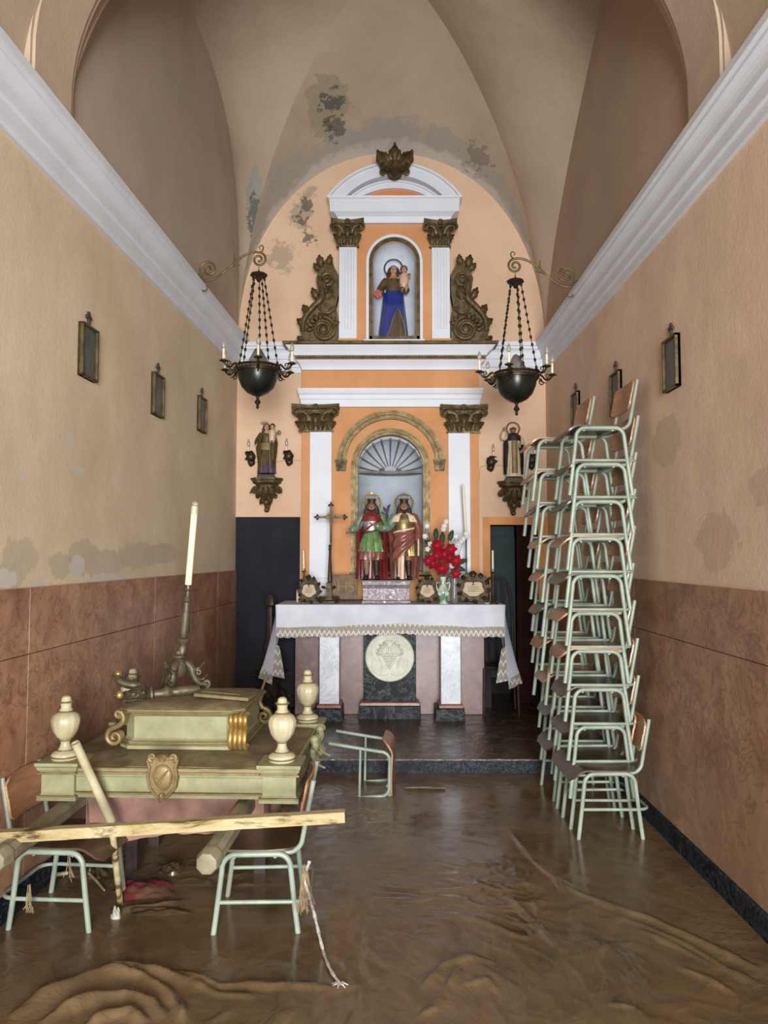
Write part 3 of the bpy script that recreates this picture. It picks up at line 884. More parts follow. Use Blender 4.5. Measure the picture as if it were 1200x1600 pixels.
# side scrolls
def side_scroll(s):
    o = (lambda x, y: (xr(x, y) if s < 0 else 2*xr(616.5, y) - xr(x, y), zr(y)))
    px = [(529,538),(490,538),(474,533),(468.5,517),(470,499),(482,483),(494,472),(497,456),(494,436),(501,419),(510.5,405),(520,412),(524,422),(529,430),(529,460),(525,480),(529,499)]
    poly = [o(*p) for p in px]
    cx = sum(p[0] for p in poly)/len(poly)
    b = MB(); b.prism(poly, YR-.03, YR+.08)
    q = lambda x, y, d=0: (o(x,y)[0], YR-.04-d, o(x,y)[1])
    b.spiral(q(506,517,.02), .135, .010, 2.1, .024, .012, a0=PI*(.5 if s < 0 else .5), sgn=s*1)
    b.ell(q(506,517,.01), (.05,.04,.05), 12, 8)
    for k in range(9):                      # shell gadroons round the big volute
        a = PI*(.15+.85*k/8) if s < 0 else PI*(.85-.85*k/8)
        c = q(506,517); b.ell((c[0]+.145*math.cos(a), c[1]-.005, c[2]+.145*math.sin(a)), (.024,.03,.040), 8, 6, Matrix.Rotation(PI/2-a, 3, 'Y'))
    b.spiral(q(511,438,.02), .075, .008, 1.7, .018, .009, a0=-PI/2, sgn=-s)
    body = smooth_path([q(474,520,.02), q(477,500,.03), q(490,483,.035), q(503,470,.04), (q(503,450,.04)), q(500,436,.03)], 6)
    b.tube(body, [.02+.012*math.sin(PI*i/(len(body)-1)) for i in range(len(body))], 8)
    body = smooth_path([q(524,485,.02), q(514,492,.03), q(505,490,.03), q(500,480,.03), q(512,462,.03), q(522,440,.02)], 6)
    b.tube(body, [.013]*len(body), 8)
    b.spiral(q(520,484,.02), .035, .006, 1.4, .012, .007, a0=PI, sgn=-s)
    d = -1 if s < 0 else 1
    for (x, y, ux, uz, L, W) in ((503,420,-.2,1,.13,.10),(514,416,.3,1,.11,.08),(500,425,-.7,.6,.10,.08),(484,494,-.6,.8,.13,.10),(478,510,-.8,.4,.12,.09),(497,470,-.5,.9,.14,.09),(512,470,.4,1,.15,.09),(508,455,-.3,1,.12,.08),(474,530,-.7,-.4,.08,.09)):
        b.leaf(q(x,y,.01), (-ux*d,0,uz), (0,-1,0), L, W, .42, 3, .008)
    ap(b, 'scroll_bracket', m_gilt_dark, .006, ang=55)
side_scroll(-1); side_scroll(1)
# upper niche: white surround, gilded frame, pale back, glass front
b = MB()
YU = YR+.02
def arch_path(r, zb): return [(UC-r, zb)] + arc(UC, UZS, r, r, 180, 0, 32) + [(UC+r, zb)]
b.band(arch_path(45.2*K, zr(533)), arch_path(40.6*K, zr(533)), YU-.03, YU+.01)
b.box(UC-49*K, UC+48*K, YU-.05, YU+.01, zr(536.5), zr(531))
ap(b, 'niche_surround', m_white, .003)
b = MB(); b.band(arch_path(40.6*K, zr(531)), arch_path(UN+.004, zr(531)), YU-.02, YU+.012)
b.box(UC-40*K, UC+40*K, YU-.02, YU+.012, zr(531), UZB)
gf = ap(b, 'glazed_frame', m_gilt_dark, .002)
for s in (-1, 1):
    for z in (zr(412), zr(465), zr(503)):
        b = MB().obox((UC+s*(UN+.01), YU-.024, z), (.014,.01,.02))
        b.v = [p-AO for p in b.v]; b.build('hinge', m_bronze, gf)
t = NT('pane_glass'); tr_ = t.n.new('ShaderNodeBsdfTransparent'); gl_ = t.n.new('ShaderNodeBsdfGlossy'); gl_.inputs['Roughness'].default_value = .04
mx_ = t.n.new('ShaderNodeMixShader'); mx_.inputs[0].default_value = .05; t.L(tr_.outputs[0], mx_.inputs[1]); t.L(gl_.outputs[0], mx_.inputs[2])
t.L(mx_.outputs[0], t.n['Material Output'].inputs['Surface']); m_pane = t.m
b = MB(); b.prism(arch_path(UN+.004, UZB), YU-.004, YU-.001); b.v = [p-AO for p in b.v]; b.build('glass_pane', m_pane, gf, smooth=False)
m_niche_pale = simple('niche_pale', srgb(216,222,230), srgb(204,210,218), 12, .8)
b = MB(); UD = .24
b.grid(lambda u, v: (UC-(UN-.001)*math.cos(PI*u), YU+.01+UD*math.sin(PI*u)**.6, lerp(UZB-.01, UZS, v)), 24, 4)
b.grid(lambda u, v: (UC-(UN-.001)*math.cos(PI*u)*math.cos(PI/2*v*.999), YU+.01+UD*(math.sin(PI*u)**.6)*math.cos(PI/2*v*.999), UZS+(UN-.001)*math.sin(PI/2*v)), 24, 12)
b.box(UC-UN-.03, UC+UN+.03, YU+.005, YU+UD+.03, UZB-.05, UZB-.005)
ap(b, 'upper_niche', m_niche_pale, ang=60)
# ------------------------------------------------------------------ school chairs
m_tube = None
t = NT('mint_enamel')
col = t.ramp(t.noise(7, 5), [(.35, srgb(122,132,116)), (.7, srgb(152,163,145))])
rust = t.ramp(t.noise(38, 5, .7), [(.66, 0), (.70, 1)])
col = t.mix(t.math('MULTIPLY', rust, .55), col, srgb(104,84,60))
m_tube = t.done(col, .38, .0, .5)
def plywood(name, c1, c2, c3):
    t = NT(name)
    g = t.noise(3.5, 6, .6, 1.2, stretch=(1.0, 1.0, 9.0))
    col = t.ramp(g, [(.3, c2), (.62, c1), (.8, c3)])
    t.bump(g, .06, .003)
    return t.done(col, .36, 0, .45)
m_ply = plywood('varnished_plywood', srgb(240,154,62), srgb(212,122,44), srgb(250,182,88))
m_ply_dull = plywood('soiled_plywood', srgb(172,124,90), srgb(136,96,68), srgb(186,146,114))
m_mud_seat = simple('mud_film', srgb(84,66,46), srgb(64,50,34), 8, .35, bump=.2, spec=.5)
m_cap = simple('dark_rubber', srgb(52,48,44), None, 6, .7)
TR = .0125
def make_chair():
    t = thing('school_chair', 'chair', 'chair')
    for s in (-1, 1):
        y = s*.185
        p = [(-.196,y,0),(-.168,y,.22),(-.152,y,.355)]
        p += [(-.152+.058*(1-math.cos(a))+.0, y, .362+.062*math.sin(a)) for a in [PI/2*i/7 for i in range(1,8)]]
        p += [(x, y, .424) for x in (-.05, .0, .05)]
        p += [(.094+.056*math.sin(a), y, .362+.062*math.cos(a)) for a in [PI/2*i/7 for i in range(0,8)]]
        p += [(.166,y,.22),(.195,y,0)]
        MB().tube(p, TR, 10).build('leg_frame', m_tube, t, ang=60)
    # stretcher running round the back
    p = [(-.168,-.185,.22),(.0,-.187,.22),(.15,-.190,.22)] + [(.175+.055*math.sin(a), -.130-.055*math.cos(a), .22) for a in [PI/2*i/5 for i in range(6)]]
    q = [(x,-y,z) for x,y,z in reversed(p)]
    MB().tube(p+q, .0095, 8).build('stretcher', m_tube, t, ang=60)
    MB().tube([(-.10,-.18,.412),(-.10,.18,.412)], .009, 8).tube([(.08,-.18,.412),(.08,.18,.412)], .009, 8).build('seat_rail', m_tube, t, ang=60)
    for s in (-1, 1):
        y = s*.158
        p = [(-.09,y,.421),(.06,y,.421),(.135,y,.421)] + [(.135+.065*math.sin(a), y, .486-.065*math.cos(a)) for a in [PI*.46*i/7 for i in range(1,8)]]
        p += [(.222,y,.60),(.248,y,.735)]
        p = [Vector(u) for u in p]
        MB().tube(p, .0115, 10).build('back_upright', m_tube, t, ang=60)
    # moulded plywood seat
    def seat(u, v):
        x = lerp(-.232, .185, u); yy = (v-.5)*2
        hw = .186 - .018*max(0, (u-.55)/.45)**2
        cr = .055                               # rounded corners
        e = min((x+.232), (.185-x))
        if e < cr: hw -= cr - math.sqrt(max(0, cr*cr-(cr-e)**2))
        z = .4465 - .010*math.sin(PI*min(1, max(0,(u-.25)/.75)))*(1-yy*yy*.6) - .072*max(0, (.26-u)/.26)**2
        return (x, yy*hw, z)
    st = MB().grid(seat, 18, 12, .011).build('seat', m_ply, t, ang=50)
    # curved plywood backrest
    def back(u, v):
        yy = (v-.5)*2; zz = lerp(.552, .742, u); cr = .03
        e = min(zz-.552, .742-zz); hw = .186
        if e < cr: hw -= cr - math.sqrt(max(0, cr*cr-(cr-e)**2))
        x = lerp(.203, .238, u) + .006 + .024*(1-abs(yy)**2.0)*.9 - .024
        return (x - .006, yy*hw, zz - .012*(yy*yy)*(1 if u > .5 else 0))
    bk = MB().grid(back, 10, 14, .010).build('backrest', m_ply, t, ang=50)
    return t
chair0 = make_chair(); first = [True]
def chair(loc, rz, label, group=None, mud=False, rot=None, dull=False):
    c = chair0 if first[0] else copy_tree(chair0)
    first[0] = False
    c.location = loc; c.rotation_euler = rot if rot else (0, 0, rz)
    tag(c, label, 'chair', group)
    if 'group' in c and not group: del c['group']
    c['_mud'] = 0; del c['_mud']
    for k in c.children:
        st = k.name.split('.')[0]
        if st in ('seat', 'backrest') and (mud or dull):
            k.material_slots[0].link = 'OBJECT'
            k.material_slots[0].material = m_mud_seat if (mud and st == 'seat') else m_ply_dull
    return c
ORD = ['topmost', 'second', 'third', 'fourth', 'fifth', 'sixth', 'seventh', 'eighth', 'ninth']
PITCHZ = .231
NS = 10
# the stack nearer the street
for k in range(NS):                          # k = 0 is the lowest
    u = k/(NS-1)
    x = 1.30 + .03*u + .008*math.sin(u*9+.5) - .020*math.sin(PI*u)
    y = 4.875 + .012*math.sin(k*2.1)
    n = NS-1-k
    lab = ('topmost' if n == 0 else 'lowest' if k == 0 else ORD[n] + ' from the top') + ' mint-framed chair of the front stack by the right wall'
    chair((x, y, ZF + k*PITCHZ), R(1.5*math.sin(k*1.7)), lab, 'chairs of the front stack', dull=(k < 7 and k % 3 != 2), mud=(k < 2))
# the stack behind it, leaning a little towards the aisle
for k in range(NS):
    u = k/(NS-1)
    x = 1.31 - .105*u + .012*math.sin(k*1.3)
    y = 5.385 + .012*math.sin(k*1.9+1)
    n = NS-1-k
    lab = ('topmost' if n == 0 else 'lowest' if k == 0 else ORD[n] + ' from the top') + ' mint-framed chair of the rear stack nearer the altar'
    chair((x, y, ZF + k*PITCHZ), R(1.5*math.sin(k*2.3+1)), lab, 'chairs of the rear stack', dull=(k % 3 != 1), mud=(k < 2))
# the loose chair at the foot of the front stack
p = G(908, 1311); 
chair((1.305, p.y+.185, ZF), R(1), 'single mint-framed chair with mud-covered seat standing before the tall stacks', mud=True)
# the two chairs that carry the poles of the litter
chair((-.585, 3.60, ZF-.035), R(2.5), 'mint-framed chair under the right carrying pole, its worn backrest to the right', mud=True, dull=True)
chair((-1.487, 3.62, ZF-.035), R(176), 'mint-framed chair by the left wall, under the left carrying pole', mud=True)
# the overturned chair by the step
chair((-.395, 5.50, .160), 0, 'overturned mint-framed chair lying on its back before the altar step', rot=(R(2), R(91), R(-2)), dull=True)
# ------------------------------------------------------------------ altar table
m_pink = marble('pink_marble', srgb(122,94,88), srgb(98,72,68), srgb(146,118,110), srgb(96,66,62), 5, .35)
m_white_marble = marble('white_marble', srgb(206,210,214), srgb(180,186,192), srgb(222,224,226), srgb(150,154,160), 3, .35)
m_red_trim = simple('red_marble_trim', srgb(150,96,72), srgb(120,74,56), 12, .4)
m_black_alt = marble('veined_black_marble', srgb(20,23,25), srgb(11,13,14), srgb(28,32,34), srgb(120,126,122), 5, .45, .1)
m_plaster_relief = simple('plaster_relief', srgb(214,212,196), srgb(196,194,176), 14, .7, bump=.15)
YT0, YT1 = 7.08, 7.68
ZT = P(610,945,YT0).z
TC = xr(610, 945, YT0)
tb = thing('altar_table', 'altar table on white marble pillars with a round plaster relief on black marble', 'altar', (TC, 7.4, ZSTEP))
TO = Vector((TC, 7.4, ZSTEP))
def tp(mb, name, mat, bevel=.004, parent=None, **kw):
    mb.v = [p - TO for p in mb.v]; return mb.build(name, mat, parent or tb, bevel=bevel, **kw)
tx = lambda px, Y: P(px, 1050, Y).x
tp(MB().box(tx(434,YT0)+.02, tx(787,YT0)-.02, YT0+.015, YT1, ZT-.07, ZT-.006), 'table_slab', m_white_marble)
tp(MB().box(tx(461,7.46), tx(499,7.46), 7.46, 7.56, ZSTEP, ZT-.07), 'marble_panel', m_pink)
tp(MB().box(tx(530,7.46), tx(690,7.46), 7.47, 7.56, ZSTEP, ZT-.07), 'marble_panel', m_pink)
tp(MB().box(tx(720,7.46), tx(757,7.46), 7.46, 7.56, ZSTEP, ZT-.07), 'marble_panel', m_pink)
for a, c in ((499,530),(689,720)):
    Yp = 7.20; x0, x1 = tx(a,Yp), tx(c,Yp)
    zb = P(515,1100,Yp).z
    pl = tp(MB().box(x0, x1, Yp, Yp+.24, zb, ZT-.07), 'pillar', m_white_marble)
    tp(MB().rects([(zb-.035,x0-.02,x1+.02,Yp-.02,Yp+.26),(zb-.012,x0-.02,x1+.02,Yp-.02,Yp+.26),(zb,x0-.005,x1+.005,Yp-.005,Yp+.245)]), 'pillar_moulding', m_red_trim, .002)
    tp(MB().rects([(ZSTEP-.01,x0-.055,x1+.035,Yp-.05,Yp+.28),(zb-.04,x0-.05,x1+.03,Yp-.045,Yp+.28),(zb-.034,x0-.03,x1+.025,Yp-.03,Yp+.27)]), 'pillar_base', m_black_alt, .002)
Yc_ = 7.30; x0, x1 = tx(568,Yc_), tx(650,Yc_); zb = P(610,1096,Yc_).z
tp(MB().box(x0, x1, Yc_, Yc_+.16, zb, ZT-.07), 'centre_slab', m_black_alt)
tp(MB().rects([(zb-.035,x0-.035,x1+.035,Yc_-.03,Yc_+.18),(zb-.01,x0-.03,x1+.03,Yc_-.025,Yc_+.18),(zb,x0-.01,x1+.01,Yc_-.01,Yc_+.18)]), 'centre_moulding', m_red_trim, .002)
tp(MB().rects([(ZSTEP-.01,x0-.045,x1+.045,Yc_-.05,Yc_+.2),(zb-.035,x0-.04,x1+.04,Yc_-.045,Yc_+.2)]), 'centre_base', m_black_alt)
# medallion: plate, rim, quatrefoil and a bunch of grapes between two figures of wheat
mc = P(609, 1026, Yc_); mr = 38*Yc_/FPX
b = MB(); rotx = Matrix.Rotation(PI/2, 3, 'X')
b.lathe([(.001,0),(mr,.0),(mr,.03),(mr*.97,.04),(mr*.93,.034),(mr*.9,.03),(.001,.03)], 48, mc, rotx)
tp(b, 'medallion', m_plaster_relief, 0)
b = MB(); yf = Yc_-.034
for k in range(4):
    a = k*PI/2+PI/4
    b.tube([(mc.x+mr*.40*math.cos(a)+mr*.46*math.cos(a+q), yf, mc.z+mr*.40*math.sin(a)+mr*.46*math.sin(a+q)) for q in [(-.42+.84*i/10)*PI for i in range(11)]], .006, 6)
for r in range(6):
    for k in range(6-r):
        b.ell((mc.x+(k-(5-r)/2)*.026, yf-.006, mc.z+.02-r*.024), (.015,.012,.014), 8, 6)
for s in (-1, 1):
    for k in range(4):
        b.leaf((mc.x+s*.02, yf, mc.z+.05), (s*(.3+.3*k),0,.9-.35*k), (0,-1,0), .12, .06, .3, 3, .005)
    for k in range(3):
        p = smooth_path([(mc.x+s*.07, yf, mc.z-.11+.03*k), (mc.x+s*(.10+.01*k), yf-.008, mc.z-.02+.02*k), (mc.x+s*(.10+.02*k), yf, mc.z+.06)], 4)
        b.tube(p, [.009-.004*i/(len(p)-1) for i in range(len(p))], 6)
b.ell((mc.x-.02, yf, mc.z+.12), (.06,.014,.04), 10, 6); b.ell((mc.x+.05, yf, mc.z+.13), (.04,.014,.03), 10, 6)
tp(b, 'relief', m_plaster_relief, 0)

# ------------------------------------------------------------------ altar cloth with lace hem
m_linen = simple('white_linen', srgb(204,206,214), srgb(188,190,198), 4, .85, bump=.12, bscale=30)
t = NT('lace')
xy = t.xyz()
sx = t.math('ABSOLUTE', t.math('SUBTRACT', t.math('FRACT', t.math('MULTIPLY', xy[0], 22.0)), .5))
zz = t.math('MULTIPLY', xy[2], 11.0)
saw = t.math('FRACT', t.math('ADD', zz, sx))
wav = t.ramp(saw, [(.18, 0), (.3, 1), (.42, 1), (.55, 0)])
holes_ = t.ramp(t.vor(120), [(.25, 0), (.5, 1)])
col = t.mix(wav, t.mix(holes_, srgb(112,103,90), srgb(164,155,142)), srgb(206,203,200))
m_lace = t.done(col, .9, 0, .2)
cl = thing('altar_cloth', 'white altar cloth with tan lace hem hanging over the altar', 'altar cloth', (TC, 7.4, ZT))
CO = Vector((TC, 7.4, ZT))
def cp(mb, name, mat, **kw):
    mb.v = [p - CO for p in mb.v]; return mb.build(name, mat, cl, **kw)
xl, xr_ = tx(432,YT0), tx(788,YT0)
wav_ = lambda x: .010*math.sin(x*7)+.006*math.sin(x*17+1)
def top(u, v): return (lerp(xl, xr_, u), lerp(YT0, YT1+.02, v), ZT+.001+.0015*math.sin(u*40)*math.sin(v*9))
dropf = lambda u: .205 - .030*math.exp(-((u-.52)/.22)**2) + .004*math.sin(u*31)
b = MB().grid(top, 40, 10, .004)
b.grid(lambda u, v: (lerp(xl, xr_, u), YT0 - .004 - .012*v - (.006+.008*v)*math.sin(u*23)*math.sin(u*5)*v, ZT - dropf(u)*v), 80, 12, .003)
def flap(s):
    xe = xl if s < 0 else xr_
    def fn(u, v):                            # u from the front corner to the back, v down
        d = lerp(.66, .50, u**.6) if s < 0 else lerp(.70, .56, u**.6)
        fold = math.sin(u*PI*3.2)*.045*v
        x = xe + s*(.012 + (.085 - .02*u)*v + fold*.6 + .05*v*v*(1-u))
        y = YT0 + .0 + (YT1-YT0)*u*(1-.45*v) + .02*v + .02*math.sin(u*9)*v
        if u < .2: x -= s*(.2-u)*.55*v
        return (x, y, ZT - d*v)
    return fn
for s in (-1, 1):
    f = flap(s); b.grid(f, 26, 16, .003)
    # the swag between front drop and side flap
    xe = xl if s < 0 else xr_
    def corner(u, v, s=s, xe=xe, f=f):
        p0 = Vector(f(0, v)); u_ = (0.001 if s < 0 else .999)
        p1 = Vector((xe, YT0-.004-.012*v, ZT-dropf(u_)*v*1.0))
        return p0.lerp(p1, u) + Vector((0, -.02*math.sin(PI*u)*v, 0))
    b.grid(corner, 8, 14, .003)
cp(b, 'cloth', m_linen, ang=60)
b = MB()
def lacef(u, v):
    w = abs(math.sin(u*PI*30))*.010*v
    return (lerp(xl, xr_, u), YT0 - .018 - (.006+.008)*math.sin(u*23)*math.sin(u*5) - .002*v, ZT - dropf(u) - (.088*v) - w)
b.grid(lacef, 240, 4, .002)
for s in (-1, 1):
    f = flap(s)
    def lacs(u, v, f=f, s=s):
        p = Vector(f(u, 1)); q = Vector(f(u, .97)); d = (p-q).normalized()
        return p + d*(.085*v + abs(math.sin(u*PI*8))*.012*v)
    b.grid(lacs, 60, 4, .002)
    def lace_edge(u, v, f=f, s=s):
        p = Vector(f(0, lerp(.55, 1, u)))
        return p + Vector((-s*(.115*v*(.35+.65*u)), -.012-.02*v, -.02*v))
    b.grid(lace_edge, 24, 4, .002)
cp(b, 'lace_hem', m_lace, ang=60)

# ------------------------------------------------------------------ things on the altar
t = NT('hammered_silver')
n1 = t.noise(34, 6, .7, .8)
t.bump(n1, .8, .012)
m_silver = t.done(t.ramp(n1, [(.32, srgb(112,104,108)), (.66, srgb(176,168,172))]), .32, .65, .45)
m_brass_old = gilt('old_brass', srgb(104,92,62), srgb(58,50,34), .4, .6, 24)
m_wood_dark = simple('dark_carved_wood', srgb(58,42,34), srgb(36,26,22), 12, .45, bump=.2)
def lathe_thing(parent, name, prof, mat, o=(0,0,0), n=16, **kw):
    return MB().lathe(prof, n, o).build(name, mat, parent, **kw)
def candle(parent, z0, z1, r, o=(0,0), lean=(0,0)):
    b = MB(); n = 6
    b.tube([(o[0]+lean[0]*i/n, o[1]+lean[1]*i/n, lerp(z0, z1, i/n)) for i in range(n+1)], [r]*n+[r*.9], 12)
    c = b.build('candle', m_cream, parent)
    MB().tube([(o[0]+lean[0], o[1]+lean[1], z1), (o[0]+lean[0]*1.02, o[1]+lean[1], z1+.010)], .0015, 5).build('wick', m_wood_dark, c)
    return c
def at_alt(px, Y, py=943): return Vector((P(px, py, Y).x, Y, ZT+.002))
ZH = lambda py, Y: P(610, py, Y).z - ZT - .002

# silver plinth
p = at_alt(603.5, 7.40); hw = 36*7.4/FPX; h = ZH(908, 7.38)
pl = thing('silver_plinth', 'embossed silver plinth under the two crowned statues', 'plinth', p)
b = MB().rects([(0,-hw-.006,hw+.006,-.135,.135),(.022,-hw-.006,hw+.006,-.135,.135),(.03,-hw+.004,hw-.004,-.125,.125),(h*.68,-hw+.004,hw-.004,-.125,.125),(h*.72,-hw-.002,hw+.002,-.131,.131),(h*.80,-hw-.008,hw+.008,-.137,.137),(h*.84,-hw+.002,hw-.002,-.127,.127),(h*.93,-hw-.002,hw+.002,-.131,.131),(h,-hw-.002,hw+.002,-.131,.131)])
b.build('body', m_silver, pl, ang=20)
MB().box(-hw-.03, hw+.05, -.115, .125, h, h+.012).build('base_board', m_wood_dark, pl, bevel=.002)
ZK = ZT+.002+h+.012

# standing crucifix
def crucifix():
    p = at_alt(514, 7.30); Y = 7.30
    t = thing('standing_crucifix', 'tall dark bronze crucifix with a rayed centre on the altar', 'crucifix', p)
    zc, ztop = ZH(808, Y), ZH(785, Y)
    z1 = ZH(910, Y)
    b = MB().rects([(0,-.055,.055,-.05,.05),(.02,-.055,.055,-.05,.05),(.03,-.04,.04,-.035,.035),(z1*.5,-.03,.03,-.028,.028),(z1,-.022,.022,-.02,.02)])
    b.build('base', m_bronze, t, bevel=.003)
    for s in (-1, 1):
        b = MB(); b.spiral((s*.075,-.02,.03), .03, .006, 1.3, .012, .007, a0=PI/2, sgn=-s).leaf((s*.03,-.035,.06), (s*.8,0,-.4), (0,-1,0), .10, .05, .4, 3, .005)
        b.leaf((s*.028,-.02,.14), (s*.9,0,.5), (0,-1,0), .06, .035, .4, 3, .005)
        b.build('foot', m_bronze, t)
    zk = ZH(857, Y)
    MB().lathe([(.026,z1),(.020,z1+.01),(.022,z1+.03),(.011,zk-.02),(.016,zk-.012),(.016,zk),(.010,zk+.008),(.018,zk+.02),(.014,zk+.03),(.008,zk+.04)], 12, (.008,0,0)).build('stem', m_bronze, t)
    cx = .016
    b = MB(); w = .011
    b.box(cx-w, cx+w, -.008, .008, zk+.03, ztop-.03).box(cx-.125, cx+.125, -.008, .008, zc-w, zc+w)
    for dx, dz, ux, uz in ((-.135,0,-1,0),(.135,0,1,0),(0,ztop-zc-.025,0,1)):
        c = Vector((cx+dx, 0, zc+dz))
        for a in (-1, 0, 1):
            d = Vector((ux, 0, uz)); n_ = Vector((-uz, 0, ux))
            b.ell(c + d*(.014 if a == 0 else -.004) + n_*a*.016, (.013,.009,.013) if a else (.017 if ux else .011,.009,.011 if ux else .017), 8, 6)
    b.build('cross', m_bronze, t, bevel=.002)
    b = MB()
    for k in range(8):
        a = k*PI/4+PI/8; L = .062 if k % 2 == 0 else .054
        b.prism([(cx+.012*math.cos(a+.9), zc+.012*math.sin(a+.9)), (cx+L*math.cos(a), zc+L*math.sin(a)), (cx+.012*math.cos(a-.9), zc+.012*math.sin(a-.9))], -.004, .004)
    for k in range(4):
        a = k*PI/2+PI/4
        b.prism([(cx+.02*math.cos(a+.6), zc+.02*math.sin(a+.6)), (cx+.052*math.cos(a+.12), zc+.052*math.sin(a+.12)), (cx+.052*math.cos(a-.12), zc+.052*math.sin(a-.12)), (cx+.02*math.cos(a-.6), zc+.02*math.sin(a-.6))], -.003, .005)
    b.build('rays', m_brass_old, t)
    b = MB()                                # corpus
    b.tube(smooth_path([(cx,-.014,zc+.012),(cx,-.016,zc-.02),(cx+.004,-.016,zc-.05),(cx-.002,-.018,zc-.085),(cx,-.014,zc-.12)], 4), [.008]*4+[.012]*4+[.009]*4+[.006]*5, 8)
    b.ell((cx+.003,-.02,zc+.022), (.008,.009,.010), 10, 7)
    for s in (-1, 1): b.tube([(cx+s*.006,-.014,zc+.008),(cx+s*.045,-.012,zc+.012),(cx+s*.085,-.010,zc+.006)], [.005,.004,.003], 6)
    b.build('corpus', m_gilt, t, remesh=.003)
crucifix()

# framed altar cards
def altar_card(px, py_top, w_px, Y, label, wide, rz):
    p = at_alt(px, Y)
    t = thing('altar_card', label, 'altar card', p, rz)
    h = ZH(py_top, Y); w = w_px*Y/FPX
    tilt = Matrix.Rotation(R(-12), 4, 'X')
    n = 40; out = []; inn = []; card = []
    cz = h*.47
    for i in range(n):
        a = 2*PI*i/n
        ro = 1 + .07*math.cos(6*a+.5) + (.08 if abs(math.sin(a)) > .97 and math.sin(a) > 0 else 0)
        ox, oz = w/2*.93*math.cos(a)*ro, cz + h*.46*math.sin(a)*ro
        if wide: ox = w/2*math.copysign(abs(math.cos(a))**.7, math.cos(a))*(ro*.95)
        out.append((ox, max(.02, oz)))
        ri = 1 + .08*math.cos(5*a+PI/2)
        ix = w*.29*math.copysign(abs(math.cos(a))**(.6 if wide else .8), math.cos(a))*ri; iz = cz - .005 + h*.22*math.sin(a)*ri
        inn.append((ix, iz))
    b = MB().band(out, inn, -.012, .008, closed=True)
    b.band([(x*.92, cz+(z-cz)*.92) for x, z in out], [(x*1.12, cz+(z-cz)*1.12) for x, z in inn], -.022, -.008, closed=True)
    for k in range(10):
        a = 2*PI*k/10+.3
        b.leaf((w*.36*math.cos(a), -.014, cz+h*.36*math.sin(a)), (math.cos(a+.7),0,math.sin(a+.7)), (0,-1,0), h*.22, w*.16, .4, 3, .004)
    b.leaf((0,-.016,h*.80), (0,0,1), (0,-1,0), h*.24, w*.22, .4, 3, .005)
    for s in (-1, 1): b.spiral((s*w*.36,-.012,.03), .022, .005, 1.2, .009, .006, a0=PI/2, sgn=-s)
    b.xf(tilt); b.build('frame', m_gilt_dark if False else m_bronze, t)
    b = MB().prism(inn, -.004, .002); b.xf(tilt)
    cd = b.build('card', simple('aged_card', srgb(196,178,146), srgb(176,158,126), 12, .8), t)
    b = MB()
    for k in range(4):
        z = cz + h*.10 - k*h*.065
        b.box(-w*(.16 if k else .06), w*(.16 if k else .06), -.0052, -.0042, z, z+h*.014)
    b.xf(tilt); b.build('lines_of_print', simple('brown_ink', srgb(110,88,66), None, 5, .8), cd)
    MB().tube([(0,.02,h*.7),(0,.10,.004)], .005, 6).build('strut', m_bronze, t)
altar_card(483, 898, 37, 7.22, 'small scrolled altar card frame at the left end of the altar', False, R(14))
altar_card(668, 899, 36, 7.24, 'small scrolled altar card frame between the silver plinth and the vase', False, R(2))
altar_card(740, 892, 54, 7.24, 'wide scrolled altar card frame at the right end of the altar', True, R(-3))

# book rest with raised letters
def book_rest():
    Y = 7.36; p = at_alt(537, Y)
    t = thing('missal_stand', 'dark wooden missal stand with gold IHS letters on its board', 'book stand', p)
    w = 43*Y/FPX; h = ZH(897, Y)
    tilt = Matrix.Translation((0,0,.03)) @ Matrix.Rotation(R(-14), 4, 'X')
    m = simple('brown_tooled_wood', srgb(120,90,58), srgb(84,62,42), 14, .5, bump=.2)
    b = MB().box(-w/2, w/2, -.006, .008, 0, h-.03); b.xf(tilt); bd = b.build('board', m, t, bevel=.003)
    fc = bpy.data.curves.new('lettering', 'FONT'); fc.body = 'IHS'; fc.size = .155; fc.extrude = .003; fc.align_x = 'CENTER'; fc.space_character = .92
    f0 = bpy.data.objects.new('lettering_curve', fc); COL.objects.link(f0)
    me = bpy.data.meshes.new_from_object(f0.evaluated_get(bpy.context.evaluated_depsgraph_get()))
    bpy.data.objects.remove(f0); me.materials.clear(); me.materials.append(m_gilt)
    fo = bpy.data.objects.new('lettering', me); COL.objects.link(fo)
    fo.parent = bd; fo.matrix_local = tilt @ Matrix.Translation((0,-.008,.075)) @ Matrix.Rotation(PI/2, 4, 'X')
    b = MB().tube([(-w/2-.02,-.03,.028),(w/2+.14,-.03,.028)], .007, 8); b.build('ledge', m_bronze, t)
    for x in (-w/2, w/2+.11): MB().lathe([(.012,0),(.014,.006),(.006,.012),(.006,.03)], 10, (x,-.03,0)).build('foot', m_bronze, t)
    MB().tube([(0,.03,h*.6),(0,.12,.004)], .006, 6).build('strut', m_bronze, t)
book_rest()

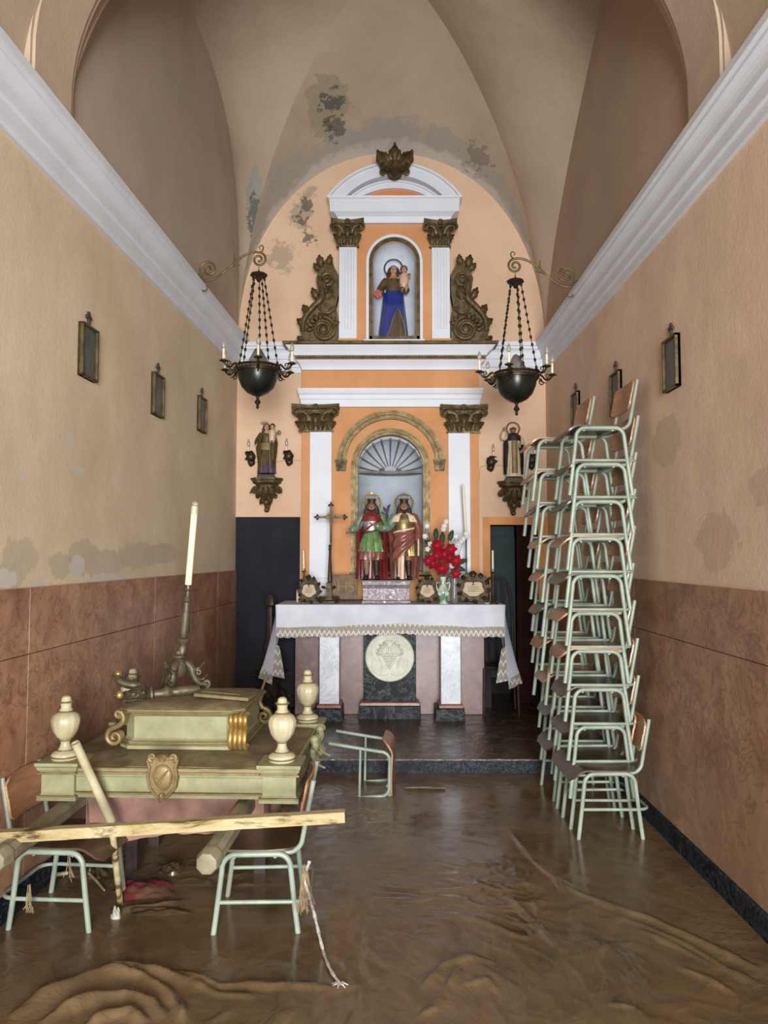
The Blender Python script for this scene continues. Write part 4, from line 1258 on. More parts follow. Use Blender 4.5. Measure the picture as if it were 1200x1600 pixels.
def small_candlestick(px, Y, py_pan, py_c0, py_c1, label, mat, lean=(0,0), base_r=.045):
    t = thing('candlestick', label, 'candlestick', at_alt(px, Y))
    zp = ZH(py_pan, Y)
    MB().lathe([(base_r,0),(base_r,.008),(base_r*.6,.016),(base_r*.35,.03),(.010,.05)], 14).build('base', mat, t)
    MB().lathe([(.010,.05),(.015,.065),(.008,.08),(.007,zp*.6),(.012,zp*.66),(.007,zp*.72),(.008,zp)], 12).build('stem', mat, t)
    MB().lathe([(.006,zp-.006),(.027,zp),(.028,zp+.004),(.010,zp+.005),(.010,zp+.03),(.008,zp+.03)], 14).build('drip_pan', mat, t)
    candle(t, zp+.006, ZH(py_c1, Y), .010 if base_r < .06 else .012, lean=lean)
    return t
small_candlestick(474.5, 7.52, 893, 890, 860, 'short candlestick with a yellowed candle behind the left altar card', m_bronze, (-.006,0))
small_candlestick(770.5, 7.2, 894, 887, 860, 'short candlestick with a cream candle at the right corner of the altar', m_bronze, base_r=.05)
small_candlestick(729, 7.5, 842, 838, 757, 'tall dark candlestick with a long thin candle behind the flowers', m_wood_dark, (-.028,0), .062)
# small dish and a candle stub
t = thing('glass_dish', 'small pale dish beside the right candlestick on the altar', 'dish', at_alt(761, 7.16))
MB().lathe([(.018,0),(.020,.003),(.036,.012),(.038,.014),(.034,.013),(.018,.006),(.001,.006)], 18).build('dish', simple('pale_glaze', srgb(190,190,186), None, 5, .3), t)
t = thing('candle_stub', 'thick white candle stub at the far left corner of the altar', 'candle', at_alt(467, 7.45))
b = MB().lathe([(.026,0),(.027,.004),(.026,.115),(.022,.122),(.012,.118),(.001,.116)], 18); b.build('wax', m_cream, t)
MB().tube([(0,0,.115),(.002,0,.128)], .0016, 5).build('wick', m_wood_dark, t)

# vase with flowers, glass vase behind it
pv = at_alt(692.5, 7.18); hv = ZH(901, 7.18)
t = thing('porcelain_vase', 'green and white porcelain vase with applied roses holding the flowers', 'vase', pv)
m_porc = NT('green_porcelain')
col = m_porc.ramp(m_porc.noise(14, 3), [(.42, srgb(96,138,112)), (.58, srgb(196,208,196))])
m_porc = m_porc.done(col, .12, 0, .6)
MB().lathe([(.048,0),(.050,.006),(.034,.02),(.026,.04),(.034,.06),(.052,.09),(.054,.115),(.040,.15),(.026,.18),(.022,.20),(.030,hv-.01),(.036,hv),(.030,hv),(.018,.20),(.001,.19)], 22, (0,0,0), None, 6, .03).build('body', m_porc, t)
for s in (-1, 1):
    MB().tube(smooth_path([(s*.026,0,.19),(s*.058,-.005,.20),(s*.062,-.005,.16),(s*.046,0,.12)], 5), .006, 8).build('handle', m_porc, t)
    b = MB()
    for k in range(6):
        a = k*PI/3; b.ell((s*.03+.012*math.cos(a), -.046, .10+.012*math.sin(a)), (.011,.006,.011), 8, 5)
    b.ell((s*.03,-.052,.10), .008, 8, 6)
    b.build('applied_rose', simple('rose_glaze', srgb(210,206,186), srgb(150,176,150), 30, .15), t)
t = thing('glass_vase', 'tall clear glass vase behind the porcelain vase', 'vase', at_alt(710, 7.3))
tg = NT('clouded_glass'); tg.bsdf.inputs['Transmission Weight'].default_value = .8; m_cglass = tg.done(srgb(196,190,190), .12, 0, .5)
hg = ZH(899, 7.3)
MB().lathe([(.034,0),(.036,.004),(.038,.05),(.044,hg-.02),(.047,hg),(.044,hg),(.040,.05),(.034,.012),(.001,.012)], 24).build('glass', m_cglass, t)
def flower_at(b, c, n, r, tilt=0, depth=.35, rows=2):
    c = Vector(c)
    for q in range(rows):
        rr = r*(1-.35*q)
        for k in range(n):
            a = 2*PI*k/n + q*PI/n
            d = Vector((math.cos(a), -depth-.3*q, math.sin(a))).normalized()
            b.leaf(c+Vector((0,-.006*q,0)), d, (0,-1,0), rr, rr*.75, .30, 2, .0015)
m_poins = simple('red_silk', srgb(176,24,44), srgb(128,12,30), 18, .6)
m_white_silk = simple('white_silk', srgb(220,216,212), srgb(196,192,188), 18, .7)
m_leafg = simple('silk_leaf', srgb(58,74,50), srgb(38,50,36), 14, .6)
b_red = [(683,852,.09),(694,866,.095),(676,880,.09),(704,858,.085),(712,876,.09),(690,888,.10),(669,876,.08),(712,896,.075),(702,872,.08),(682,868,.08)]
for i, (px, py, r) in enumerate(b_red):
    q = P(px, py, 7.13 + .02*(i % 3))
    lab = ['uppermost red poinsettia of the vase bouquet','red poinsettia in the centre of the bouquet','red poinsettia low on the left of the bouquet','red poinsettia high on the right of the bouquet','red poinsettia on the right edge of the bouquet','largest red poinsettia hanging over the vase rim','leftmost red poinsettia of the bouquet','lowest red poinsettia at the right of the vase','red poinsettia just right of the bouquet centre','red poinsettia just left of the bouquet centre'][i]
    t = thing('poinsettia', lab, 'flower', q, group='red poinsettias in the vase')
    b = MB(); flower_at(b, (0,0,0), 6, r*.86); b.build('petals', m_poins, t)
    b = MB()
    for k in range(4): b.ell((.006*math.cos(k*1.6), -.018, .006*math.sin(k*1.6)), .004, 6, 4)
    b.build('centre', m_gilt, t)
    MB().tube(smooth_path([(0,.004,0), (pv.x*.6+q.x*.4-q.x, .03, (pv.z+hv-q.z)*.55), (pv.x-q.x, pv.y-q.y, pv.z+hv-.06-q.z)], 5), .0025, 5).build('stem', m_leafg, t)
wf = [((667,822),(664,838),(672,850)),((694,822),(697,815),(693,827)),((712,838),(716,850),(720,846)),((676,868),(668,858),(682,872)),((728,834),(724,842),(730,838)),((706,884),(712,862),(708,852))]
for i, trio in enumerate(wf):
    q = P(*trio[0], 7.2)
    lab = ['white orchid spray reaching left of the bouquet','white orchid spray rising highest over the bouquet','white orchid spray on the right of the bouquet','white blossoms low on the left among the red','white orchid spray by the tall dark candlestick','white blossoms on the right among the red'][i]
    t = thing('white_orchid', lab, 'flower', q, group='white sprays in the vase')
    b = MB()
    for (px, py) in trio:
        c = P(px, py, 7.18)-q
        flower_at(b, c, 5, .036, rows=1)
    b.build('blossoms', m_white_silk, t)
    st = smooth_path([P(*trio[1], 7.19)-q, (P(*trio[0], 7.2)-q)*.5, (pv-q).lerp(Vector((0,0,hv)), .0)*.5 + Vector((0,0,.03)), Vector((pv.x-q.x, pv.y-q.y, pv.z+hv-.08-q.z))], 5)
    MB().tube(st, .002, 5).build('stem', m_leafg, t)
lv = [(681,836,0,1,'dark fern leaf standing at the left top of the bouquet'),(704,838,.35,1,'dark fern leaf standing at the right top of the bouquet'),(719,878,1,.35,'dark pointed leaf on the right edge of the bouquet'),(716,888,.9,-.25,'dark leaf drooping at the lower right of the bouquet'),(673,850,-.8,.4,'dark leaf on the left shoulder of the bouquet'),(691,842,.0,1,'broad dark leaf behind the top poinsettia')]
for px, py, ux, uz, lab in lv:
    q = P(px, py, 7.22)
    t = thing('fern_leaf', lab, 'leaf', q, group='leaves in the vase')
    b = MB()
    b.leaf((-ux*.04,0,-uz*.04), (ux,0,uz), (0,-1,0), .11, .065, .15, 6, .0015)
    b.build('blade', m_leafg, t)
    MB().tube(smooth_path([(-ux*.04,0.002,-uz*.04), ((pv.x-q.x)*.6, (pv.y-q.y)*.5, (pv.z+hv-q.z)*.7), (pv.x-q.x, pv.y-q.y, pv.z+hv-.08-q.z)], 5), .002, 5).build('stem', m_leafg, t)

# dark bentwood chair in the shade behind the right end of the altar
t = thing('bentwood_chair', 'dark bentwood chair half hidden behind the right end of the altar', 'chair', (P(778,930,7.6).x, 7.58, ZSTEP))
hb = P(778,905,7.6).z - ZSTEP
for s in (-1, 1): MB().tube([(s*.17,-.16,0),(s*.16,-.15,.45)], [.013,.016], 8).build('leg', m_wood_dark, t)
MB().tube([(-.19,.17,0)]+[(-.17,.15,.45)]+smooth_path([(-.17,.15,.46),(-.16,.16,hb*.8),(-.10,.165,hb*.98),(0,.165,hb),(.10,.165,hb*.98),(.16,.16,hb*.8),(.17,.15,.46)], 6)+[(.19,.17,0)], .013, 8).build('back_hoop', m_wood_dark, t)
for x in (-.07, 0, .07): MB().tube([(x,.14,.46),(x,.16,hb*.97)], .008, 6).build('spindle', m_wood_dark, t)
MB().lathe([(.001,.44),(.19,.44),(.20,.45),(.19,.465),(.001,.46)], 24).build('seat', m_wood_dark, t)

# dark carved torchere and a pale stick in the corner left of the altar
t = thing('carved_torchere', 'dark carved wooden torchere in the corner left of the altar', 'torchere', (P(418,1085,7.3).x, 7.40, ZSTEP))
hh = P(420,930,7.3).z - ZSTEP
b = MB()
for k in range(3):
    a = k*2*PI/3 - PI/2
    d = Vector((math.cos(a), math.sin(a), 0))
    f = MB(); f.tube(smooth_path([d*.05+Vector((0,0,.26)), d*.13+Vector((0,0,.20)), d*.17+Vector((0,0,.06)), d*.21+Vector((0,0,.02))], 6), [.04]*6+[.035]*6+[.03]*7, 8)
    f.leaf(d*.08+Vector((0,0,.24)), (d.x,d.y,-.8), d, .22, .13, .35, 4, .008)
    f.ell(d*.20+Vector((0,0,.03)), (.035,.035,.03), 10, 6)
    f.build('foot', m_wood_dark, t)
MB().lathe([(.10,.20),(.12,.26),(.07,.30),(.05,.34),(.075,.40),(.09,.46),(.06,.52),(.035,.56),(.05,.62),(.06,.66),(.03,.72),(.025,hh-.12),(.05,hh-.10),(.05,hh-.06),(.03,hh-.02),(.02,hh)], 16, (0,0,0), None, 8, .06).build('stem', m_wood_dark, t)
b = MB()
for k in range(8):
    a = k*PI/4; d = Vector((math.cos(a), math.sin(a), 0)); b.leaf(d*.05+Vector((0,0,.30)), (d.x*.4,d.y*.4,1), d, .2, .08, .5, 4, .006)
b.build('leaf_carving', m_wood_dark, t)
_b, _t = P(404,1092,6.95), P(416,1058,7.02)
_b = _b + (_b-_t)*((_b.z-ZSTEP+.004)/(_t.z-_b.z))
t = thing('wooden_stick', 'short pale wooden stick leaning below the left fall of the altar cloth', 'stick', _b)
d = _t-_b
MB().tube([(0,0,0), d*.5+Vector((.002,0,0)), d], [.013,.012,.011], 8).build('rod', simple('pale_wood', srgb(170,142,106), srgb(140,114,84), 9, .7), t)
# ------------------------------------------------------------------ painted statues
m_skin = simple('painted_flesh', srgb(196,150,120), srgb(176,128,100), 20, .4)
m_skin_dark = simple('browned_flesh', srgb(150,108,80), srgb(124,86,62), 20, .4)
m_hair = simple('dark_hair', srgb(58,40,30), srgb(38,26,20), 40, .5, bump=.4, bscale=60)
m_red_cape = simple('crimson_paint', srgb(122,40,40), srgb(92,26,30), 9, .3)
m_green_tunic = simple('green_gilt_paint', srgb(120,150,96), srgb(82,112,66), 16, .25, .2)
m_sage = simple('sage_sleeve', srgb(128,150,130), srgb(92,116,100), 22, .3, .15)
m_rose_cloak = simple('rose_brown_paint', srgb(138,84,70), srgb(106,58,50), 8, .3)
m_ermine = simple('ermine_paint', srgb(226,210,178), srgb(206,188,154), 10, .5)
m_pale_lining = simple('pale_lining', srgb(224,194,170), srgb(204,168,146), 10, .35)
m_breast = gilt('gilt_breastplate', srgb(150,128,78), srgb(92,76,48), .32, .5, 20)
m_silver_paint = gilt('silver_paint', srgb(196,196,200), srgb(130,124,124), .25, .7, 20)
m_brown_habit = simple('olive_brown_habit', srgb(94,76,50), srgb(66,54,36), 10, .45)
m_blue = simple('ultramarine_paint', srgb(34,62,150), srgb(20,40,112), 8, .35)
m_black_cape = simple('black_cape', srgb(24,24,30), srgb(14,14,18), 8, .45)
m_white_habit = simple('cream_habit', srgb(206,190,158), srgb(186,168,136), 10, .5)
m_olive_robe = gilt('olive_gilt_robe', srgb(96,80,48), srgb(58,46,30), .4, .2, 14)
m_violet = simple('violet_paint', srgb(82,66,84), srgb(58,46,60), 10, .45)
m_eye = simple('eye_dark', srgb(36,26,22), None, 8, .2)
m_lip = simple('lip_paint', srgb(150,84,74), None, 8, .4)

def hand(b, w, d, n, L, curl=.5):
    """palm, four fingers of unequal length and a thumb; w wrist, d pointing direction, n palm normal"""
    d = Vector(d).normalized(); n = Vector(n); n = (n - d*n.dot(d)).normalized(); s = d.cross(n)
    w = Vector(w)
    m = Matrix((s, d, n)).transposed()
    b.ell(w + d*L*.28, (L*.22, L*.30, L*.11), 10, 7, m)
    for k, fl in enumerate((.44,.50,.46,.36)):
        o = w + d*L*.50 + s*(k-1.5)*L*.11
        p = [o, o + d*L*fl*.45 + n*L*.04*curl, o + d*L*fl*.75 + n*L*.16*curl, o + d*L*fl*.92 + n*L*.30*curl]
        b.tube(p, [L*.060,L*.056,L*.050,L*.038], 6)
    o = w + d*L*.16 + s*L*-.18
    b.tube([o, o - s*L*.16 + d*L*.14, o - s*L*.20 + d*L*.30 + n*L*.06], [L*.075,L*.066,L*.045], 6)
def head(b, c, r, tilt=None):
    c = Vector(c); m = tilt or Matrix.Identity(3)
    q = lambda x, y, z: c + m @ Vector((x*r, y*r, z*r))
    b.ell(q(0,.05,.10), (r*.78,r*.92,r*.95), 16, 12, m)
    b.ell(q(0,-.16,-.42), (r*.56,r*.62,r*.62), 14, 9, m)
    b.ell(q(0,-.48,-.88), (r*.22,r*.20,r*.18), 10, 6, m)
    b.tube([q(0,-.82,.18), q(0,-.98,-.14), q(0,-1.04,-.28)], [r*.09,r*.13,r*.16], 8)
    for s in (-1, 1):
        b.ell(q(s*.77,.08,-.06), (r*.10,r*.16,r*.24), 8, 6, m)
        b.ell(q(s*.42,-.62,-.22), (r*.26,r*.2,r*.22), 8, 6, m)
        b.ell(q(s*.30,-.74,.22), (r*.24,r*.10,r*.08), 8, 5, m)
    b.ell(q(0,-.78,-.56), (r*.22,r*.12,r*.08), 8, 5, m)
def face_parts(parent, c, r, tilt=None):
    c = Vector(c); m = tilt or Matrix.Identity(3)
    q = lambda x, y, z: c + m @ Vector((x*r, y*r, z*r))
    for s in (-1, 1):
        MB().ell(q(s*.31,-.80,.05), (r*.13,r*.07,r*.07), 8, 6, m).build('eye', m_eye, parent)
    MB().ell(q(0,-.875,-.56), (r*.20,r*.06,r*.06), 8, 5, m).build('mouth', m_lip, parent)
def limb(b, pts, radii, n=10):
    pts = smooth_path(pts, 4); k = len(radii)-1
    rr = []
    for i in range(len(pts)):
        u = i/(len(pts)-1)*k; j = min(int(u), k-1); rr.append(lerp(radii[j], radii[j+1], u-j))
    b.tube(pts, rr, n)
    b.ell(pts[0], rr[0], 10, 6); b.ell(pts[-1], rr[-1], 10, 6)
def robe(b, rows, nf=9, amp=(0,.10), ph=0.0, n=64, twist=0.0):
    """a draped body: rows of (z, cx, cy, rx, ry); folds deepen from the first row to the last"""
    rings = []; m = len(rows)-1
    fine = []
    for i in range(m):
        for j in range(4):
            t = j/4; fine.append(tuple(lerp(rows[i][k], rows[i+1][k], t) for k in range(5)))
    fine.append(rows[-1])
    for i, (z, cx, cy, rx, ry) in enumerate(fine):
        u = i/(len(fine)-1); a_ = lerp(amp[0], amp[1], u)
        ring = []
        for k in range(n):
            a = 2*PI*k/n
            f = 1 + a_*(.6*math.cos(nf*a+ph+twist*u)+.4*math.cos((nf*2-3)*a+1.3+ph))
            ring.append((cx+rx*f*math.cos(a), cy+ry*f*math.sin(a), z))
        rings.append(ring)
    return b.loft(rings)
def cape(b, rows, a0, a1, nf=9, amp=(0,.1), ph=0.0, thick=.004, n=44):
    """an open cloak round the back: rows of (z, cx, cy, rx, ry), swept from angle a0 to a1"""
    def fn(u, v):
        k = v*(len(rows)-1); i = min(int(k), len(rows)-2); t = k-i
        z, cx, cy, rx, ry = (lerp(rows[i][q], rows[i+1][q], t) for q in range(5))
        a = R(lerp(a0, a1, u)); f = 1 + lerp(amp[0], amp[1], v)*(.6*math.cos(nf*a+ph)+.4*math.cos((2*nf-3)*a+1+ph))
        return (cx+rx*f*math.cos(a), cy+ry*f*math.sin(a), z)
    return b.grid(fn, n, 24, thick)
def halo(parent, c, r, tr, mat, rays=0, name='halo', tip=False):
    b = MB(); c = Vector(c)
    b.tube([(c.x+r*math.cos(2*PI*i/40), c.y, c.z+r*math.sin(2*PI*i/40)) for i in range(40)], tr, 8, closed=True)
    for k in range(rays):
        a = 2*PI*k/rays; b.ell((c.x+r*1.06*math.cos(a), c.y, c.z+r*1.06*math.sin(a)), tr*1.25, 7, 5)
    if tip: b.prism([(c.x-r*.35, c.z+r*.98), (c.x, c.z+r*1.32), (c.x+r*.35, c.z+r*.98)], c.y-tr*.6, c.y+tr*.6)
    return b.build(name, mat, parent)
def crown(parent, c, r, h, mat, mat2):
    b = MB(); c = Vector(c)
    b.lathe([(r*.95,0),(r*1.05,.0),(r*1.0,h*.3),(r*1.25,h*.75),(r*1.2,h*.75),(r*.93,h*.3)], 20, c)
    cr = b.build('crown', mat, parent)
    b = MB()
    for k in range(10):
        a = 2*PI*k/10; d = Vector((math.cos(a), math.sin(a), 0))
        b.tube([c+d*r*1.2+Vector((0,0,h*.7)), c+d*r*1.32+Vector((0,0,h))], [r*.14,r*.05], 6)
        b.ell(c+d*r*1.33+Vector((0,0,h*1.02)), r*.12, 6, 5)
    b.build('crown_points', mat2, cr)
    return cr

def king(px, label, kind):
    H = .775                                 # figure height to the top of the head
    Yk = 7.40
    t = thing('crowned_statue', label, 'statue', Vector((P(px, 905, Yk).x, Yk, ZK)))
    hc = (0, -.006, .915*H); hr = .062*H
    b = MB()
    # body: legs, trunk, arms, hands, neck and head in one skin
    for s in (-1, 1):
        fx = .06 if (kind == 0) else .055
        limb(b, [(s*.050*H, .01, .50*H), (s*fx*H, -.012 if s < 0 else .0, .27*H), (s*(fx+.004)*H, .004, .045*H)], [.068*H,.046*H,.026*H])
        b.ell((s*(fx+.012)*H, -.03*H, .022*H), (.030*H,.066*H,.022*H), 10, 6)
    b.loft([[(rx*H*math.cos(2*PI*k/20), ry*H*math.sin(2*PI*k/20), z*H) for k in range(20)] for z, rx, ry in
            ((.47,.075,.06),(.52,.092,.066),(.58,.086,.06),(.64,.090,.06),(.72,.112,.066),(.78,.122,.064),(.815,.105,.05),(.84,.05,.04),(.88,.036,.036))])
    head(b, hc, hr)
    if kind == 0:
        la = [(-.120*H,0,.785*H), (-.185*H,-.02*H,.66*H), (-.26*H,-.09*H,.615*H)]      # his right arm, held out
        ra = [(.125*H,0,.785*H), (.165*H,-.03*H,.645*H), (.045*H,-.135*H,.685*H)]      # left arm across the breast
        hand(b, la[2], (-.9,-.2,-.4), (0,-.8,-.4), .080*H); hand(b, ra[2], (-.9,-.1,.35), (0,1,.2), .080*H, .3)
    else:
        la = [(-.122*H,0,.785*H), (-.19*H,-.02*H,.665*H), (-.275*H,-.10*H,.64*H)]
        ra = [(.125*H,0,.785*H), (.180*H,-.02*H,.63*H), (.175*H,-.07*H,.46*H)]
        hand(b, la[2], (-.9,-.3,-.25), (0,-.5,-1), .080*H); hand(b, ra[2], (0,-.25,-1), (-1,0,0), .080*H, .9)
    for p in (la, ra): limb(b, p, [.046*H,.036*H,.021*H])
    body = b.build('body', m_skin_dark, t, remesh=.0042)
    face_parts(t, hc, hr)
    # hair falling to the shoulders, beard
    b = MB(); c = Vector(hc)
    b.ell(c+Vector((0,.022,.014)), (hr*.98,hr*.95,hr*1.02), 16, 10)
    for s in (-1, 1):
        for j in range(3):
            limb(b, [c+Vector((s*hr*.82,.005+.012*j,hr*.4)), c+Vector((s*hr*(1.05+.1*j),.0+.010*j,-hr*.6)), c+Vector((s*hr*(1.15+.15*j),-.012+.012*j,-hr*1.9))], [hr*.30,hr*.36,hr*.16], 8)
    b.build('hair', m_hair, t, remesh=.0045)
    b = MB()
    for s in (-1, 0, 1): limb(b, [c+Vector((s*hr*.40,-hr*.55,-hr*.55)), c+Vector((s*hr*.25,-hr*.70,-hr*1.0)), c+Vector((s*hr*.10,-hr*.66,-hr*1.28))], [hr*.18,hr*.22,hr*.08], 8)
    b.build('beard', m_hair, t)
    crown(t, c+Vector((0,.004,hr*.78)), hr*.80, hr*1.25, m_bronze, m_silver_paint)
    halo(t, c+Vector((0,.035,hr*.85)), hr*1.75, .0085, m_gilt_bright if kind == 0 else m_gilt, 22, tip=True)
    # boots
    for s in (-1, 1):
        fx = .06 if (kind == 0) else .055
        b = MB(); limb(b, [(s*fx*H,-.008,.22*H), (s*(fx+.004)*H,.004,.10*H), (s*(fx+.004)*H,.004,.05*H)], [.044*H,.037*H,.031*H])
        b.ell((s*(fx+.012)*H,-.032*H,.024*H), (.034*H,.071*H,.025*H), 10, 6)
        b.build('boot', m_wood_dark, t, remesh=.005)
    if kind == 0:
        b = MB(); robe(b, [(.61*H,0,0,.098*H,.074*H),(.55*H,0,0,.115*H,.09*H),(.45*H,0,-.004,.145*H,.105*H),(.355*H,0,-.004,.168*H,.120*H)], 13, (.02,.10))
        b.build('tunic_skirt', m_green_tunic, t)
        b = MB(); robe(b, [(.375*H,0,0,.150*H,.108*H),(.30*H,0,0,.160*H,.115*H),(.255*H,0,0,.155*H,.112*H)], 9, (.04,.12))
        b.build('skirt_hem', m_rose_cloak, t)
        b = MB(); robe(b, [(.80*H,0,0,.105*H,.060*H),(.76*H,0,0,.128*H,.076*H),(.68*H,0,-.003,.112*H,.078*H),(.60*H,0,0,.100*H,.076*H)], 3, (0,.02))
        b.build('breastplate', m_silver_paint, t)
        b = MB().tube([(.115*H*math.cos(a), -.003+.09*H*math.sin(a), .61*H+.02*H*math.cos(a)) for a in [2*PI*i/32 for i in range(32)]], .010*H, 8, closed=True)
        b.tube([(.10*H,-.055*H,.74*H),(0,-.095*H,.68*H),(-.10*H,-.07*H,.61*H)], .012*H, 8)
        b.build('sash', m_red_cape, t)
        for p in (la, ra):
            b = MB(); q = Vector(p[1]).lerp(Vector(p[2]), .72)
            limb(b, [p[0], p[1], q], [.056*H,.052*H,.046*H], 14)
            b.build('sleeve', m_sage if p is la else m_green_tunic, t)
        b = MB()
        cape(b, [(.845*H,0,.0,.060*H,.055*H),(.80*H,0,.0,.135*H,.085*H),(.70*H,0,.004,.190*H,.115*H),(.50*H,0,.014,.195*H,.115*H),(.25*H,0,.02,.190*H,.11*H),(.012*H,0,.024,.200*H,.11*H)], -42, 222, 11, (0,.06))
        b.build('cape', m_red_cape, t)
        b = MB(); cape(b, [(.845*H,0,-.003,.062*H,.060*H),(.80*H,0,-.006,.120*H,.088*H),(.735*H,0,-.006,.150*H,.098*H)], 195, 345, 5, (0,.05))
        b.build('collar_drape', m_red_cape, t)
    else:
        b = MB(); robe(b, [(.82*H,0,0,.085*H,.05*H),(.77*H,0,0,.126*H,.076*H),(.68*H,0,-.003,.114*H,.080*H),(.58*H,0,0,.104*H,.076*H)], 3, (0,.02))
        b.build('breastplate', m_breast, t)
        b = MB(); robe(b, [(.60*H,0,0,.106*H,.08*H),(.52*H,.01,0,.12*H,.09*H),(.42*H,.015,0,.135*H,.10*H),(.30*H,.02,0,.135*H,.10*H)], 12, (.02,.10))
        b.build('tunic_skirt', m_breast, t)
        # rose cloak slung across the waist and falling on one side
        def sling(u, v):
            a = R(lerp(175, 375, u)); zt = lerp(.585, .665, u); zb = lerp(.10, .56, u**.9)
            z = lerp(zt, zb, v)*H; r = 1 + .07*math.cos(9*v*2+4*u) + .25*v*(1-u)
            return (r*(.128*H)*math.cos(a), -.004+r*.098*H*math.sin(a), z)
        MB().grid(sling, 34, 26, .004).build('slung_cloak', m_rose_cloak, t)
        MB().tube([(1.03*.128*H*math.cos(R(lerp(175,375,u))), -.004+1.05*.098*H*math.sin(R(lerp(175,375,u))), lerp(.585,.665,u)*H) for u in [i/20 for i in range(21)]], .013*H, 8).build('cloak_roll', m_pale_lining, t)
        b = MB(); cape(b, [(.30*H,.0,.0,.10*H,.085*H),(.15*H,.0,0,.115*H,.09*H),(.012*H,0,0,.125*H,.095*H)], 228, 268, 7, (.02,.10))
        b.build('pale_lining', m_pale_lining, t)
        for p in (la, ra):
            b = MB(); q = Vector(p[1]).lerp(Vector(p[2]), .72)
            limb(b, [p[0], p[1], q], [.056*H,.054*H,.048*H], 14)
            b.build('sleeve', m_sage if p is la else m_rose_cloak, t)
        b = MB(); cape(b, [(.84*H,0,.0,.07*H,.055*H),(.78*H,0,.0,.150*H,.09*H),(.62*H,0,.01,.20*H,.11*H),(.35*H,.01,.02,.19*H,.105*H),(.012*H,.0,.024,.17*H,.10*H)], -30, 205, 11, (0,.06))
        b.build('cape', m_rose_cloak, t)
        for a0, a1 in ((150,248),(292,390)):
            b = MB(); cape(b, [(.838*H,0,-.0,.064*H,.058*H),(.80*H,0,-.004,.135*H,.088*H),(.725*H,0,-.004,.180*H,.112*H)], a0, a1, 3, (0,.02))
            c_ = b.build('ermine_collar', m_ermine, t)
            for a in ((200,226) if a0 == 150 else (312,340)):
                MB().ell((.166*H*math.cos(R(a)), -.004+.106*H*math.sin(R(a)), .745*H), (.008*H,.006*H,.018*H), 8, 5).build('ermine_tail', m_eye, c_)
        MB().tube([(.178*H,-.09*H,.50*H),(.176*H,-.10*H,.30*H)], .012*H, 8).build('scroll', m_ermine, t)
    return t
king(580.5, 'crowned statue in red cape and green tunic, on the left of the silver plinth', 0)
king(631.5, 'crowned statue in ermine collar and rose-brown cloak, on the right of the silver plinth', 1)
# dark spray of dried flowers behind the pair
q = P(603, 880, 7.60)
t = thing('dried_flower_spray', 'dark dried flower spray in the niche behind the two crowned statues', 'flowers', (q.x, 7.60, zr(893)+.002))
m_plum = simple('plum_petals', srgb(70,44,54), srgb(48,32,42), 20, .7)
m_slate_leaf = simple('slate_leaves', srgb(74,82,88), srgb(52,60,64), 20, .7)
b = MB(); b2 = MB()
random.seed(3)
for k in range(22):
    x, z = random.uniform(-.13,.13), random.uniform(.25,.52)
    z -= abs(x)*.6
    (b2 if z > .40 else b).leaf((x*.6, random.uniform(-.03,.03), z-.05), (x*4,random.uniform(-.3,.3),1), (0,-1,0), .09, .06, .3, 3, .002)
for k in range(9): b2.leaf((.01*math.sin(k), 0, .42+.025*k), (.6*(-1)**k,0,1), (0,-1,0), .07, .03, .2, 2, .002)
b.build('petals', m_plum, t); b2.build('leaves', m_slate_leaf, t)
b = MB(); 
b.lathe([(.05,0),(.055,.02),(.04,.08),(.05,.14),(.045,.14),(.03,.08),(.001,.03)], 14); b.build('pot', m_bronze, t)
MB().tube([(0,0,.05),(.003,0,.3),(.01,0,.60)], .006, 6).build('stem', m_slate_leaf, t)

# ---- statue with child in the upper niche
def lady(t, H, dress, cloak, cloak_kind, hood=None):
    hc = Vector((0, -.01*H, .915*H)); hr = .064*H
    tl = Matrix.Rotation(R(6), 3, 'Y')
    b = MB()
    robe(b, [(.80*H,0,0,.105*H,.062*H),(.72*H,0,0,.112*H,.075*H),(.60*H,0,0,.092*H,.072*H),(.50*H,0,0,.120*H,.092*H),(.25*H,.0,0,.155*H,.115*H),(.012*H,0,0,.175*H,.125*H)], 9, (0,.10))
    b.build('dress', dress, t)
    b = MB(); head(b, hc, hr, tl)
    b.loft([[(rx*H*math.cos(2*PI*k/16), ry*H*math.sin(2*PI*k/16), z*H) for k in range(16)] for z, rx, ry in ((.74,.09,.055),(.80,.105,.05),(.835,.05,.038),(.88,.034,.034))])
    la = [(-.11*H,0,.775*H), (-.175*H,-.03*H,.655*H), (-.165*H,-.13*H,.575*H)]
    ra = [(.11*H,0,.775*H), (.165*H,-.03*H,.65*H), (.10*H,-.13*H,.62*H)]
    for p in (la, ra): limb(b, p, [.042*H,.034*H,.021*H])
    hand(b, la[2], (-.2,-.5,-.7), (.7,-.3,0), .080*H, .8); hand(b, ra[2], (.5,-.3,.2), (0,.2,1), .080*H, .5)
    b.build('body', m_skin, t, remesh=.004*H/.6)
    face_parts(t, hc, hr, tl)
    b = MB(); b.ell(hc+Vector((0,.02*H,.012*H)), (hr*1.0,hr*.95,hr*1.06), 16, 10)
    for s in (-1, 1):
        for j in range(2): limb(b, [hc+Vector((s*hr*.8,.008*H+.01*j,hr*.4)), hc+Vector((s*hr*(1.05+.1*j),.0,-hr*.8)), hc+Vector((s*hr*(1.1+.1*j),-.006*H,-hr*2.0))], [hr*.30,hr*.34,hr*.14], 8)
    b.build('hair', m_hair, t, remesh=.0045*H/.6)
    for p in (la, ra):
        b = MB(); limb(b, [p[0], p[1], Vector(p[1]).lerp(Vector(p[2]), .8)], [.048*H,.048*H,.048*H], 14)
        b.build('sleeve', dress, t)
    return hc, hr
